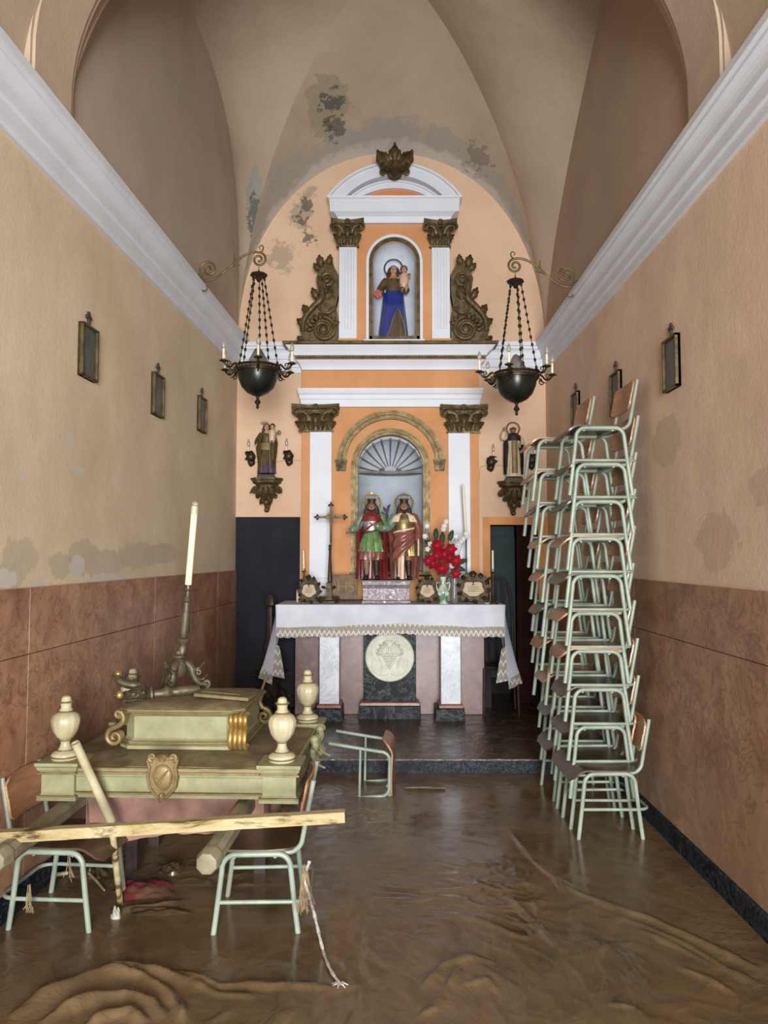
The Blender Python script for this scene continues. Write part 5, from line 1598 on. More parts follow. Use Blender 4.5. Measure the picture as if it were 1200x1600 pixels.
def infant(parent, o, S, robe_mat):
    """a small child sitting upright on the arm, facing forward"""
    o = Vector(o); b = MB()
    head(b, o+Vector((0,-.01*S,.80*S)), .17*S)
    b.ell(o+Vector((0,0,.42*S)), (.17*S,.14*S,.25*S), 12, 8)
    b.tube([o+Vector((0,0,.55*S)), o+Vector((0,0,.70*S))], .07*S, 8)
    for s in (-1, 1):
        limb(b, [o+Vector((s*.14*S,0,.56*S)), o+Vector((s*.24*S,-.08*S,.42*S)), o+Vector((s*.26*S,-.20*S,.46*S if s > 0 else .36*S))], [.065*S,.055*S,.04*S], 8)
        hand(b, o+Vector((s*.26*S,-.20*S,.46*S if s > 0 else .36*S)), (s*.4,-.6,.3), (0,-1,0), .12*S)
        limb(b, [o+Vector((s*.08*S,0,.22*S)), o+Vector((s*.11*S,-.14*S,.06*S)), o+Vector((s*.09*S,-.12*S,-.20*S))], [.09*S,.07*S,.045*S], 8)
        b.ell(o+Vector((s*.09*S,-.16*S,-.23*S)), (.04*S,.08*S,.035*S), 8, 6)
    ch = b.build('child', m_skin, parent, remesh=.006*S/.26)
    face_parts(ch, o+Vector((0,-.01*S,.80*S)), .17*S)
    b = MB(); b.ell(o+Vector((0,.03*S,.86*S)), (.17*S,.16*S,.17*S), 12, 8); b.build('child_hair', m_hair, ch)
    b = MB(); robe(b, [(o.z+.62*S,o.x,o.y,.13*S,.11*S),(o.z+.45*S,o.x,o.y,.20*S,.17*S),(o.z+.15*S,o.x,o.y-.02*S,.20*S,.19*S),(o.z-.05*S,o.x,o.y-.03*S,.19*S,.17*S)], 7, (0,.08), n=36)
    b.build('child_robe', robe_mat, ch)
    return ch
H = .80
t = thing('robed_statue', 'statue in brown dress and blue mantle holding a child, behind glass in the upper niche', 'statue', Vector((P(615,523,YU+.12).x, YU+.115, UZB)))
hc, hr = lady(t, H, m_brown_habit, m_blue, 0)
def mantle(u, v):
    a = R(lerp(150, 395, u)); hem = .02 + .30*math.exp(-((u-.56)/.13)**2) + .04*math.sin(u*14)
    z = lerp(.585+.03*math.sin(u*PI), hem, v)*H
    r = 1 + .5*v*.9 + .05*math.cos(11*u*PI+2*v)*(.3+v)
    return (r*.128*H*math.cos(a), r*.100*H*math.sin(a), z)
bm_ = MB().grid(mantle, 50, 26, .004).build('mantle', m_blue, t)
b = MB(); b.tube([Vector(mantle(i/60, 1.0)) for i in range(61)], .0045, 6); b.build('mantle_trim', m_silver_paint, bm_)
halo(t, hc+Vector((-.0,.04*H,hr*.8)), hr*1.85, .0055, m_bronze, 26)
ch = infant(t, (.135*H,-.085*H,.66*H), .235, m_pale_lining)
b = MB(); c = Vector((.135*H,-.03*H,.66*H+.9*.17*1.1))
for a in (0, PI/2, PI): b.ell(c+Vector((.055*math.cos(a),0,.055*math.sin(a)-.01)), (.022 if a != PI/2 else .012,.006,.012 if a != PI/2 else .024), 8, 6)
b.build('child_rays', m_gilt_dark, ch)
b = MB()
for k in range(20): b.ell((-.205*H+.042*math.cos(k*2.4)*(k/20)**.6, -.155*H+.012*math.sin(k), .555*H+.036*math.sin(k*2.4)*(k/20)**.6), .013, 7, 5)
b.build('posy', simple('pink_silk', srgb(206,110,104), srgb(176,78,80), 30, .6), t)
MB().tube([(-.165*H,-.14*H,.56*H),(-.19*H,-.15*H,.66*H)], .004, 6).build('sceptre', m_gilt_dark, t)
MB().tube([Vector((.01*H+.022*math.cos(2*PI*i/14),-.092*H,.70*H+.03*math.sin(2*PI*i/14))) for i in range(14)], .0022, 5, closed=True).build('necklace', m_gilt, t)

# ---- carved wall consoles with their statues and candle sconces
def console(px, py, w_px, h_px, label):
    p = P(px, py, YB-.10); k = (YB-.10)/FPX; w = w_px*k; h = h_px*k
    t = thing('wall_console', label, 'console', (p.x, YB, p.z))
    sec = lambda q, d: [(-w*q, 0), (-w*q, -d*.55), (-w*q*.6, -d), (w*q*.6, -d), (w*q, -d*.55), (w*q, 0)]
    rows = [(-.075,.36,.12),(-.06,.38,.13),(-.05,.46,.155),(-.022,.48,.165),(-.02,.52,.175),(0,.53,.18)]
    MB().loft([[(x, y, z) for x, y in sec(q, d)] for z, q, d in rows]).build('shelf', m_gilt_dark, t, bevel=.002)
    b = MB()
    b.loft([[(x, y, z*1) for x, y in sec(q, d)] for z, q, d in ((-h*.98,.03,.02),(-h*.9,.08,.045),(-h*.72,.12,.07),(-h*.5,.24,.10),(-.07,.36,.12))])
    b.build('body', m_gilt_dark, t)
    b = MB()
    for s in (-1, 1):
        b.spiral((s*w*.40,-.07,-h*.36), w*.10, .004, 1.5, .014, .008, a0=PI/2, sgn=-s)
        b.leaf((s*w*.14,-.11,-.09), (s*.3,0,-1), (0,-1,0), h*.45, w*.28, .35, 4, .006)
        b.leaf((s*w*.36,-.07,-.08), (s*.2,0,-1), (s*.5,-1,0), h*.32, w*.24, .45, 4, .006)
        b.leaf((s*w*.06,-.08,-h*.50), (s*.35,0,-1), (0,-1,0), h*.36, w*.22, .35, 4, .006)
        b.ell((s*w*.30,-.07,-h*.52), (.022,.025,.026), 9, 6)
    b.leaf((0,-.115,-.08), (0,0,-1), (0,-1,0), h*.52, w*.26, .35, 4, .007)
    b.ell((0,-.085,-h*.70), (w*.11,.035,h*.10), 10, 7)
    b.ell((0,-.05,-h*.92), (w*.09,.035,h*.075), 10, 7); b.ell((0,-.09,-h*.34), (w*.12,.045,h*.11), 10, 7)
    b.build('carving', m_gilt_dark, t, ang=60)
    return t, p
t1, pc1 = console(416, 747, 47, 54, 'carved gilt wall console under the mother and child statue')
t2, pc2 = console(803, 752, 47, 54, 'carved gilt wall console under the friar statue in black cape')
H = .53
t = thing('robed_statue', 'olive-robed statue of a mother with child on the left wall console', 'statue', (pc1.x-.0, YB-.095, pc1.z+.0))
MB().rects([(0,-.085,.085,-.065,.065),(.03,-.085,.085,-.065,.065),(.04,-.075,.075,-.06,.06)]).build('base', m_wood_dark, t, bevel=.003)
sub = bpy.data.objects.new('figure', None)
def shifted(fn):                              # build a figure standing on a base of height .04
    before = set(bpy.data.objects); r = fn()
    for o in set(bpy.data.objects) - before:
        if o.parent is t: o.location.z += .04
    return r
hc, hr = shifted(lambda: lady(t, H, m_olive_robe, m_olive_robe, 1))
bpy.data.objects.remove(sub)
b = MB(); cape(b, [(.83*H,0,.0,.07*H,.055*H),(.77*H,0,.0,.145*H,.09*H),(.62*H,0,0,.205*H,.115*H),(.48*H,0,.0,.195*H,.12*H),(.25*H,.0,.01,.165*H,.11*H),(.03*H,.0,.014,.165*H,.11*H)], -62, 242, 11, (0,.06))
b.build('cloak', m_olive_robe, t, loc=(0,0,.04))
b = MB(); cape(b, [(.60*H,0,0,.135*H,.105*H),(.52*H,0,0,.140*H,.112*H),(.46*H,0,0,.142*H,.114*H)], 180, 360, 5, (.03,.08))
b.build('sash', m_gilt, t, loc=(0,0,.04))
b = MB(); robe(b, [(.16*H,.02*H,-.01,.13*H,.105*H),(.012*H,.02*H,-.01,.165*H,.128*H)], 9, (.06,.12)); b.build('underskirt', m_violet, t, loc=(0,0,.04))
b = MB(); c = hc+Vector((-.05*H,.05*H,hr*1.1))
for k in range(7):
    a = PI*(.15+.7*k/6); b.tube([c+Vector((.02*math.cos(a),0,.0)), c+Vector((hr*1.5*math.cos(a),0,hr*1.1*math.sin(a)))], [.004,.002], 5)
b.build('rays', m_gilt, t, loc=(0,0,.04))
ch = infant(t, (.125*H,-.10*H,.66*H), .165, m_white_habit); ch.location.z += .04
MB().tube([(.18*H,-.12*H,.72*H),(.25*H,-.13*H,.82*H)], .004, 6).ell((.26*H,-.13*H,.80*H), (.018,.008,.022), 8, 6).build('lily', m_gilt, t, loc=(0,0,.04))

H = .535
t = thing('robed_statue', 'friar statue in black cape and cream habit, one arm raised, on the right console', 'statue', (pc2.x-.0, YB-.095, pc2.z))
MB().rects([(0,-.085,.085,-.065,.065),(.03,-.085,.085,-.065,.065),(.04,-.075,.075,-.06,.06)]).build('base', m_wood_dark, t, bevel=.003)
Z0 = (0,0,.04)
hc = Vector((0,-.01*H,.915*H)); hr = .062*H
b = MB(); head(b, hc, hr)
b.loft([[(rx*H*math.cos(2*PI*k/16), ry*H*math.sin(2*PI*k/16), z*H) for k in range(16)] for z, rx, ry in ((.70,.09,.06),(.80,.105,.05),(.835,.05,.038),(.88,.034,.034))])
la = [(-.115*H,0,.775*H), (-.20*H,-.04*H,.76*H), (-.185*H,-.05*H,.90*H)]
ra = [(.115*H,0,.775*H), (.165*H,-.03*H,.64*H), (.125*H,-.125*H,.57*H)]
for p in (la, ra): limb(b, p, [.042*H,.034*H,.021*H])
hand(b, la[2], (.05,0,1), (.3,-1,0), .085*H, .2); hand(b, ra[2], (-.3,-.6,-.3), (-.4,.3,.8), .080*H, .8)
b.build('body', m_skin_dark, t, remesh=.004, loc=Z0)
face_parts(t, hc+Vector(Z0), hr)
b = MB(); b.tube([hc+Vector((hr*.82*math.cos(2*PI*i/20), .012*H+hr*.88*math.sin(2*PI*i/20), hr*.42)) for i in range(20)], hr*.22, 7, closed=True); b.build('tonsure', m_hair, t, loc=Z0)
b = MB(); robe(b, [(.81*H,0,0,.10*H,.06*H),(.72*H,0,0,.115*H,.078*H),(.58*H,0,0,.10*H,.078*H),(.35*H,0,0,.125*H,.10*H),(.012*H,0,0,.150*H,.115*H)], 9, (0,.09)); b.build('habit', m_white_habit, t, loc=Z0)
b = MB().grid(lambda u, v: (lerp(-.052,.052,u)*H, -.115*H-.02*H*(1-abs(2*u-1)**2)-.0*v-.012*H*v, lerp(.70,.07,v)*H), 10, 24, .004); b.build('scapular', m_gilt, t, loc=Z0)
b = MB(); cape(b, [(.85*H,0,.0,.062*H,.052*H),(.79*H,0,.0,.140*H,.088*H),(.66*H,0,.006,.185*H,.10*H),(.35*H,0,.014,.185*H,.10*H),(.06*H,.0,.016,.175*H,.095*H)], -48, 228, 9, (0,.05)); b.build('cape', m_black_cape, t, loc=Z0)
b = MB(); cape(b, [(.85*H,0,-.002,.064*H,.056*H),(.80*H,0,-.004,.120*H,.088*H),(.70*H,0,-.004,.152*H,.104*H)], 190, 350, 5, (0,.04)); b.build('cape_collar', m_black_cape, t, loc=Z0)
for p, q in ((la,.62),(ra,.8)):
    b = MB(); limb(b, [p[0], p[1], Vector(p[1]).lerp(Vector(p[2]), q)], [.05*H,.052*H,.05*H], 14); b.build('sleeve', m_white_habit, t, loc=Z0)
MB().obox((.135*H,-.15*H,.57*H), (.06*H,.03*H,.085*H), Matrix.Rotation(R(12),3,'Y')).build('book', m_redwood, t, bevel=.002, loc=Z0)
halo(t, hc+Vector(Z0)+Vector((0,.03*H,hr*.5)), hr*2.0, .006, m_gilt_dark)

def sconce(px, py, label, s):
    Yq = YB-.07; p = P(px, py, Yq)
    t = thing('candle_sconce', label, 'sconce', (p.x, YB, p.z), group='carved candle sconces beside the consoles')
    b = MB()
    b.ell((0,-.035,.012), (.050,.045,.052), 12, 9).ell((s*.008,-.045,-.050), (.038,.036,.034), 12, 8).ell((0,-.02,-.005), (.042,.03,.085), 12, 8)
    for k in range(5):
        a = k*2*PI/5; b.leaf((.022*math.cos(a),-.065,.012+.022*math.sin(a)), (math.cos(a),-.2,math.sin(a)), (0,-1,0), .05, .036, .4, 3, .004)
    b.leaf((0,-.05,-.03), (0,0,-1), (0,-1,0), .07, .04, .3, 3, .004)
    b.build('backplate', m_bronze, t, ang=60)
    MB().lathe([(.006,.05),(.02,.056),(.036,.060),(.034,.064),(.012,.063),(.001,.063)], 14, (-s*.022,-.06,0)).build('drip_pan', m_bronze, t)
    MB().tube([(-s*.022,-.06,.062),(-s*.022,-.06,.112)], .010, 10).build('candle_sleeve', m_cream, t)
    MB().lathe([(.007,.110),(.013,.122),(.017,.142),(.014,.168),(.006,.192),(.001,.200)], 12, (-s*.022,-.06,0)).build('flame_bulb', m_glass_bulb, t)
sconce(391, 715, 'left candle sconce beside the mother and child console', 1)
sconce(450.5, 714, 'right candle sconce beside the mother and child console', 1)
sconce(768, 723, 'left candle sconce beside the friar console', -1)
sconce(832, 720, 'right candle sconce beside the friar console, close to the chair stacks', -1)
def cable(pts, label):
    ps = [P(x, y, YB-.006) for x, y in pts]; o = ps[0]
    t = MB().tube(smooth_path([p-o for p in ps], 5), .004, 6).build('sconce_cable', m_ochre, loc=o)
    tag(t, label, 'cable')
cable([(392,722),(410,723),(430,722),(452,719),(470,720)], 'thin painted cable linking the sconces by the mother and child statue')
cable([(749,750),(750,733),(757,728),(775,727),(805,728),(832,726)], 'thin painted cable linking the sconces by the friar statue')
# ------------------------------------------------------------------ hanging lamps on scroll brackets
m_bowl = simple('dark_green_bronze', srgb(44,46,40), srgb(28,30,26), 9, .3, .5)
m_lamp_brass = gilt('tarnished_brass', srgb(74,60,44), srgb(40,32,24), .4, .65, 26)
m_frost = simple('dusty_glass', srgb(120,116,110), srgb(96,92,86), 14, .5)
YL = 6.18
LK = YL/FPX
def bracket(hook_px, s, label):
    """scrolled wall bracket; s = -1 for the left wall"""
    o = P(hook_px[0], hook_px[1], YL)
    t = thing('scroll_bracket', label, 'bracket', o)
    q = lambda x, y: Vector((-s*(x-405)*LK*1.0, 0, -(y-420)*LK))   # drawn as seen on the left wall
    # main S: wall volute, sweep, hook volute
    def vol(cx, cy, r0, r1, a0, turns, sgn, m=22):
        c = q(cx, cy); out = []
        for i in range(m+1):
            u = i/m; r = lerp(r0, r1, u)*LK; a = a0 + sgn*2*PI*turns*u
            out.append(c + Vector((-s*r*math.cos(a), 0, r*math.sin(a))))
        return out
    A = vol(325, 423, 3, 13.5, R(-40), 1.35, -1)
    A = vol(325, 423, 3.0, 14, R(0), 1.55, 1)
    B = [q(313,434), q(320,441), q(332,439), q(345,431), q(358,420), q(372,407), q(386,398), q(398,395)]
    C = vol(405, 407, 12, 2.5, R(100), 1.6, -1)
    pts = smooth_path(A[:-1] + B + C, 3)
    b = MB().tube(pts, [.010]*len(pts), 8)
    for p in (smooth_path([q(318,440), q(313,448), q(315,457), q(321,457), q(323,452), q(320,450)], 5),
              smooth_path([q(402,396), q(409,394), q(412,388), q(409,384), q(405,387), q(407,390)], 5),
              smooth_path([q(358,421), q(364,413), q(366,405), q(365,398)], 5),
              smooth_path([q(360,419), q(367,417), q(375,416)], 5)):
        b.tube(p, [lerp(.0075,.004,i/(len(p)-1)) for i in range(len(p))], 7)
    b.build('scroll', m_iron, t)
    MB().tube([q(405,419), q(405,424)], .004, 6).build('hook', m_iron, t)
    wx = (XL(YL) if s < 0 else XR) - o.x
    w0 = q(312,432)
    MB().tube([w0, Vector((wx, 0, w0.z))], .012, 8).build('wall_arm', m_iron, t)
    MB().obox((wx - s*.006, 0, w0.z), (.018,.05,.09)).build('wall_plate', m_iron, t, bevel=.003)
    return o
def hanging_lamp(o, rot0, label):
    t = thing('hanging_lamp', label, 'lamp', o + Vector((0,0,-.022)))
    MB().lathe([(.004,.0),(.01,-.012),(.03,-.020),(.066,-.034),(.072,-.045),(.060,-.058),(.035,-.066),(.022,-.08),(.010,-.10),(.001,-.105)], 20, (0,0,0), None, 8, .04).build('canopy', m_lamp_brass, t)
    zr_ = -.84
    MB().lathe([(.168,zr_-.025),(.166,zr_-.05),(.158,zr_-.09),(.132,zr_-.150),(.09,zr_-.195),(.045,zr_-.218),(.018,zr_-.226),(.001,zr_-.228)], 32).build('bowl', m_bowl, t)
    MB().lathe([(.020,zr_-.222),(.012,zr_-.24),(.010,zr_-.25),(.024,zr_-.268),(.026,zr_-.278),(.012,zr_-.296),(.008,zr_-.302),(.014,zr_-.312),(.010,zr_-.325),(.001,zr_-.332)], 14).build('finial', m_lamp_brass, t)
    ring = MB().lathe([(.165,zr_-.03),(.184,zr_-.028),(.186,zr_-.018),(.176,zr_-.012),(.176,zr_+.012),(.186,zr_+.018),(.186,zr_+.026),(.168,zr_+.026),(.168,zr_-.03)], 40).build('gallery_ring', m_lamp_brass, t)
    b = MB()
    pts = [(.181*math.cos(2*PI*i/120), .181*math.sin(2*PI*i/120), zr_) for i in range(120)]
    b.tube(pts, [.010 if i % 4 < 2 else .003 for i in range(120)], 6, closed=True); b.build('pierced_band', m_gilt_dark, ring)
    MB().lathe([(.06,zr_-.02),(.075,zr_+.03),(.07,zr_+.08),(.05,zr_+.12),(.026,zr_+.17),(.001,zr_+.185)], 14, (0,0,0), None, 5, .12).build('glass_flame', m_frost, t)
    for k in range(5):
        a = rot0 + R(30) + 2*PI*k/5; d = Vector((math.cos(a), math.sin(a), 0))
        p0 = d*.045 + Vector((0,0,-.055)); p1 = d*.172 + Vector((0,0,zr_+.02))
        n = 132; pts = [p0.lerp(p1, i/n) for i in range(n+1)]
        rr = [.0035 + .0085*max(0, math.sin(i*2*PI/11))**.6 for i in range(n+1)]
        MB().tube(pts, rr, 6).build('chain', m_lamp_brass, t)
    for k in range(6):
        a = rot0 + 2*PI*k/6; m = Matrix.Rotation(a, 4, 'Z')
        b = MB(); y0 = zr_
        pts = smooth_path([(.175,0,y0-.005),(.205,0,y0+.02),(.23,0,y0+.005),(.255,0,y0-.02),(.285,0,y0-.018),(.312,0,y0+.012)], 5)
        b.tube(pts, [.0085]*len(pts), 7)
        b.spiral((.222,0,y0-.045), .028, .005, 1.3, .006, .004, a0=PI/2, sgn=1).spiral((.262,0,y0+.012), .024, .004, 1.2, .0055, .0035, a0=-PI/2, sgn=1)
        b.leaf((.20,0,y0-.01), (.4,0,-1), (.9,0,0), .07, .03, .5, 3, .003)
        b.xf(m); arm = b.build('arm', m_lamp_brass, t)
        c = m @ Vector((.315,0,0))
        MB().lathe([(.006,y0+.008),(.016,y0+.012),(.035,y0+.020),(.036,y0+.024),(.016,y0+.024),(.018,y0+.034),(.014,y0+.036),(.001,y0+.036)], 14, (c.x,c.y,0)).build('drip_pan', m_lamp_brass, arm)
        MB().tube([(c.x,c.y,y0+.034),(c.x,c.y,y0+.118)], .0105, 10).build('candle_sleeve', m_cream, arm)
        MB().lathe([(.008,y0+.116),(.014,y0+.128),(.018,y0+.146),(.015,y0+.168),(.006,y0+.186),(.001,y0+.192)], 12, (c.x,c.y,0)).build('bulb', m_glass_bulb, arm)
    return t
oL = bracket((404.5,418), -1, 'gilt scroll bracket on the left cornice holding a hanging lamp')
hanging_lamp(oL, R(-80), 'dark bronze hanging lamp with six candle arms by the left wall')
oR = bracket((805,428), 1, 'gilt scroll bracket on the right cornice holding a hanging lamp')
hanging_lamp(oR, R(-110), 'dark bronze hanging lamp with six candle arms by the right wall')

# ------------------------------------------------------------------ small framed pictures with crosses along the walls
m_pic = None
t = NT('dark_print')
col = t.ramp(t.noise(14, 6, .6, .8), [(.3, srgb(40,46,42)), (.55, srgb(74,78,70)), (.75, srgb(104,100,86))])
m_pic = t.done(col, .35, 0, .5)
m_frame = simple('dark_frame', srgb(56,46,34), srgb(40,32,24), 12, .5)
def station(side, px, py, label):
    p = on_left(px, py) if side < 0 else on_right(px, py)
    ang = math.atan(.0432) if side < 0 else 0
    # local frame: x along the wall (away from the camera), y out of the wall, z up
    t = thing('stations_picture', label, 'picture', p, group='small framed pictures on the walls')
    t.rotation_euler = (0, 0, (PI/2 - ang) if side < 0 else PI/2)
    n = -1 if side < 0 else 1
    W, Hh, D = .205, .305, .032
    f = lambda x0, x1, z0, z1, y0, y1: (x0, x1, min(n*y0, n*y1), max(n*y0, n*y1), z0, z1)
    b = MB().box(*f(-W/2,W/2,-Hh/2,Hh/2,0.0,D*.5))
    for x0, x1, z0, z1 in ((-W/2,-W/2+.014,-Hh/2,Hh/2),(W/2-.014,W/2,-Hh/2,Hh/2),(-W/2,W/2,-Hh/2,-Hh/2+.014),(-W/2,W/2,Hh/2-.014,Hh/2)):
        b.box(*f(x0,x1,z0,z1,0.0,D))
    b.build('frame', m_gilt_dark, t, bevel=.001)
    MB().box(*f(-W/2+.012,W/2-.012,-Hh/2+.012,Hh/2-.012,D*.5,D*.62)).build('print', m_pic, t)
    b = MB().box(*f(-.010,.010,Hh/2-.005,Hh/2+.085,.006,.020)).box(*f(-.032,.032,Hh/2+.042,Hh/2+.062,.006,.020))
    b.build('cross', m_wood_dark, t, bevel=.003)
station(-1, 134, 551, 'framed dark print with a cross on the left wall, nearest the street')
station(-1, 243.5, 618, 'framed dark print with a cross, middle one of the left wall')
station(-1, 313, 648, 'framed dark print with a cross on the left wall, nearest the altar')
station(1, 1053, 568, 'framed dark print with a cross on the right wall, in full view beside the chairs')
station(1, 965.5, 615, 'framed dark print with a cross half hidden by the top chair of the stack')
station(1, 902, 641, 'framed dark print with a cross on the right wall, nearest the altar')
# ------------------------------------------------------------------ processional litter stranded on the left
t = NT('sage_cream_paint')
col = t.ramp(t.noise(5, 6, .65), [(.3, srgb(118,116,84)), (.7, srgb(152,150,112))])
dirt = t.ramp(t.noise(11, 6, .7), [(.5, 0), (.75, 1)])
col = t.mix(t.math('MULTIPLY', dirt, .45), col, srgb(92,80,56))
m_sagec = t.done(col, .5, 0, .4)
t = NT('muddied_top')
col = t.ramp(t.noise(6, 7, .65, .8), [(.32, srgb(86,72,50)), (.68, srgb(132,118,86))])
t.bump(t.noise(16, 6, .65), .4, .01)
m_mudtop = t.done(col, .6, 0, .35)
m_ivory = simple('ivory_paint', srgb(188,178,146), srgb(160,150,116), 9, .35, bump=.06)
LX, LY, LRZ = -1.005, 4.08, R(-2)
LO = Vector((LX, LY, 0))
ZL = P(270, 1187, 3.66).z
lit = thing('processional_litter', 'sage and gilt processional litter with four urn finials, stranded on two chairs', 'litter', (LX, LY, 0), LRZ)
HXL, HYL = .522, .43
zb0, zb1 = ZL-.17, ZL
def moulded(b, x0, x1, y0, y1, z0, z1, f=.016):
    h = z1-z0
    prof = [(0,f*.9),(.10,f*.9),(.13,f*.4),(.18,0),(.66,0),(.70,f*.35),(.76,f*.4),(.80,f*.9),(.90,f*1.2),(.92,f*1.5),(1.0,f*1.5)]
    return b.rects([(z0+h*u, x0-d, x1+d, y0-d, y1+d) for u, d in prof])
corner_n = 0
for sx in (-1, 1):
    for sy in (-1, 1):
        b = MB(); moulded(b, sx*HXL-.078, sx*HXL+.078, sy*HYL-.07, sy*HYL+.07, zb0, zb1+.004)
        blk = b.build('corner_block', m_sagec, lit, ang=20)
        for z in (zb0+.165*.12, zb1-.017*2.6, zb1-.012):
            q = .078+(.016 if z > zb1-.02 else .010); r_ = .07+(.016 if z > zb1-.02 else .010)
            MB().band([(sx*HXL-q-.006, z-.004),(sx*HXL+q+.006, z-.004)], [(sx*HXL-q-.006, z+.004),(sx*HXL+q+.006, z+.004)], sy*HYL-r_-.006, sy*HYL-r_+.006).build('gilt_fillet', m_gilt, blk)
        o = (sx*HXL, sy*HYL, zb1+.004)
        ur = MB().lathe([(.060,0),(.064,.006),(.064,.022),(.058,.030),(.050,.034),(.036,.042),(.026,.056),(.021,.075),(.024,.088),(.030,.094)], 24, o).build('urn_foot', m_ivory, lit)
        MB().lathe([(.022,.090),(.040,.104),(.056,.132),(.065,.165),(.066,.188),(.056,.208),(.034,.220),(.030,.222)], 48, o, None, 12, .02).build('urn_body', m_ivory, ur)
        MB().lathe([(.030,.219),(.034,.224),(.030,.232),(.024,.240),(.026,.262),(.030,.268),(.024,.274),(.020,.290),(.012,.296),(.001,.297)], 20, o).build('urn_neck', m_ivory, ur)
        for r_, z in ((.064,.014),(.037,.041),(.024,.088),(.034,.224),(.031,.268)):
            MB().tube([(o[0]+r_*math.cos(2*PI*i/28), o[1]+r_*math.sin(2*PI*i/28), o[2]+z) for i in range(28)], .0045, 6, closed=True).build('gilt_ring', m_gilt, ur)
# beams with gilt fillets
for (x0, x1, y0, y1, front) in ((-HXL+.07, HXL-.07, -HYL-.045, -HYL+.04, 1), (-HXL+.07, HXL-.07, HYL-.04, HYL+.045, 0), (-HXL-.045, -HXL+.04, -HYL+.07, HYL-.07, 0), (HXL-.04, HXL+.045, -HYL+.07, HYL-.07, 0)):
    b = MB(); moulded(b, x0, x1, y0, y1, zb0+.010, zb1-.022, .012)
    bm_ = b.build('beam', m_sagec, lit, ang=20)
    if front:
        for z, hh in ((zb0+.032,.004),(zb1-.045,.006),(zb1-.024,.004)):
            MB().box(x0, x1, y0-.022, y0-.004, z-hh, z+hh).build('gilt_fillet', m_gilt, bm_)
b = MB()
b.grid(lambda u, v: (lerp(-HXL-.05,HXL+.05,u), lerp(-HYL-.05,HYL+.05,v), zb1-.018+.006*noise.noise(Vector((u*6,v*6,0)))+.022*min(1,4*min(u,1-u,v,1-v))), 30, 30, .02)
b.build('deck', m_mudtop, lit)
# upper chest
bx0, bx1, by0, by1 = -.325, .265, -.225, .30
z0 = zb1+.004
zt_ = P(285, 1109, 3.85).z
h = zt_-z0
def chest_sec(g, ch=.06):
    return [(bx0-g+ch,by0-g),(bx1+g-ch,by0-g),(bx1+g,by0-g+ch),(bx1+g,by1+g),(bx0-g,by1+g),(bx0-g,by0-g+ch)]
b = MB().loft([[(x,y,z0+h*u) for x,y in chest_sec(g)] for u, g in ((0,.024),(.10,.024),(.12,.014),(.17,.020),(.22,.006),(.26,0),(.82,0),(.85,.006),(.90,.010),(.92,.022),(1.0,.026))])
chest = b.build('chest', m_sagec, lit, ang=20)
b = MB()
for u, g in ((.11,.026),(.19,.020),(.87,.014),(.955,.030)):
    s_ = chest_sec(g); b.tube([(x,y,z0+h*u) for x,y in s_[:1]+s_[1:]], .0045, 6, closed=True)
b.build('gilt_fillet', m_gilt, chest)
b = MB().loft([[(x,y,zt_+dz) for x,y in chest_sec(g)] for dz, g in ((0,.026),(.006,.020),(.022,-.03),(.026,-.06))]); b.build('lid', m_mudtop, chest)
# corner scrolls of the chest: one seen from the side, one seen from the front as three ribs
b = MB(); yc = by0+.01
for dy in (-.022, 0, .022):
    b.spiral((bx0-.035, yc+dy, z0+.055), .048, .005, 1.6, .013, .007, a0=PI/2, sgn=1)
    b.tube(smooth_path([(bx0-.035,yc+dy,z0+.103),(bx0+.0,yc+dy,z0+.125),(bx0+.008,yc+dy,z0+.155),(bx0-.006,yc+dy,z0+.182)], 5), [.013]*16, 8)
    b.spiral((bx0-.018, yc+dy, z0+.172), .022, .004, 1.3, .010, .006, a0=0, sgn=-1)
b.build('scroll_bracket', m_gilt, chest)
b = MB(); xc_ = bx1+.005
for dx in (-.036, -.012, .012, .036):
    b.tube(smooth_path([(xc_+dx,by0+.02,z0+.17),(xc_+dx,by0-.03,z0+.165),(xc_+dx,by0-.035,z0+.135),(xc_+dx,by0-.008,z0+.11),(xc_+dx,by0-.040,z0+.085),(xc_+dx,by0-.050,z0+.045),(xc_+dx,by0-.025,z0+.012),(xc_+dx,by0+.02,z0+.012)], 5), .0125, 8)
b.build('scroll_bracket', m_gilt_bright, chest)
b = MB(); b.spiral((bx1+.035, by1-.05, z0+.06), .045, .006, 1.5, .016, .008, a0=PI/2, sgn=-1).tube(smooth_path([(bx1+.03,by1-.05,z0+.105),(bx1+.01,by1-.05,z0+.14),(bx1+.02,by1-.05,z0+.18)], 5), .014, 8)
b.build('scroll_bracket', m_gilt_dark, chest)
# escutcheon on the front beam
c = P(262, 1211, 3.60) - LO; cx, cz, cy = c.x, c.z, -HYL-.062
poly = [(0,.100),(.03,.088),(.055,.098),(.076,.078),(.066,.045),(.074,.0),(.064,-.055),(.035,-.092),(0,-.112),(-.035,-.092),(-.064,-.055),(-.074,0),(-.066,.045),(-.076,.078),(-.055,.098),(-.03,.088)]
b = MB().prism([(cx+x, cz+z) for x, z in reversed(poly)], cy-.012, cy+.03)
es = b.build('escutcheon', m_gilt, lit, bevel=.004)
b = MB().tube([(cx+x*.92, cy-.014, cz+z*.92) for x, z in poly], .008, 7, closed=True)
b.ell((cx, cy-.012, cz-.005), (.050,.014,.062), 20, 8)
b.tube([(cx+.044*math.cos(2*PI*i/24), cy-.020, cz-.005+.055*math.sin(2*PI*i/24)) for i in range(24)], .004, 6, closed=True)
b.tube([(cx-.025,cy-.026,cz-.035),(cx+.012,cy-.028,cz+.01),(cx+.028,cy-.026,cz+.03)], [.006,.008,.004], 6).tube([(cx-.028,cy-.026,cz-.012),(cx-.005,cy-.028,cz-.03)], .005, 6)
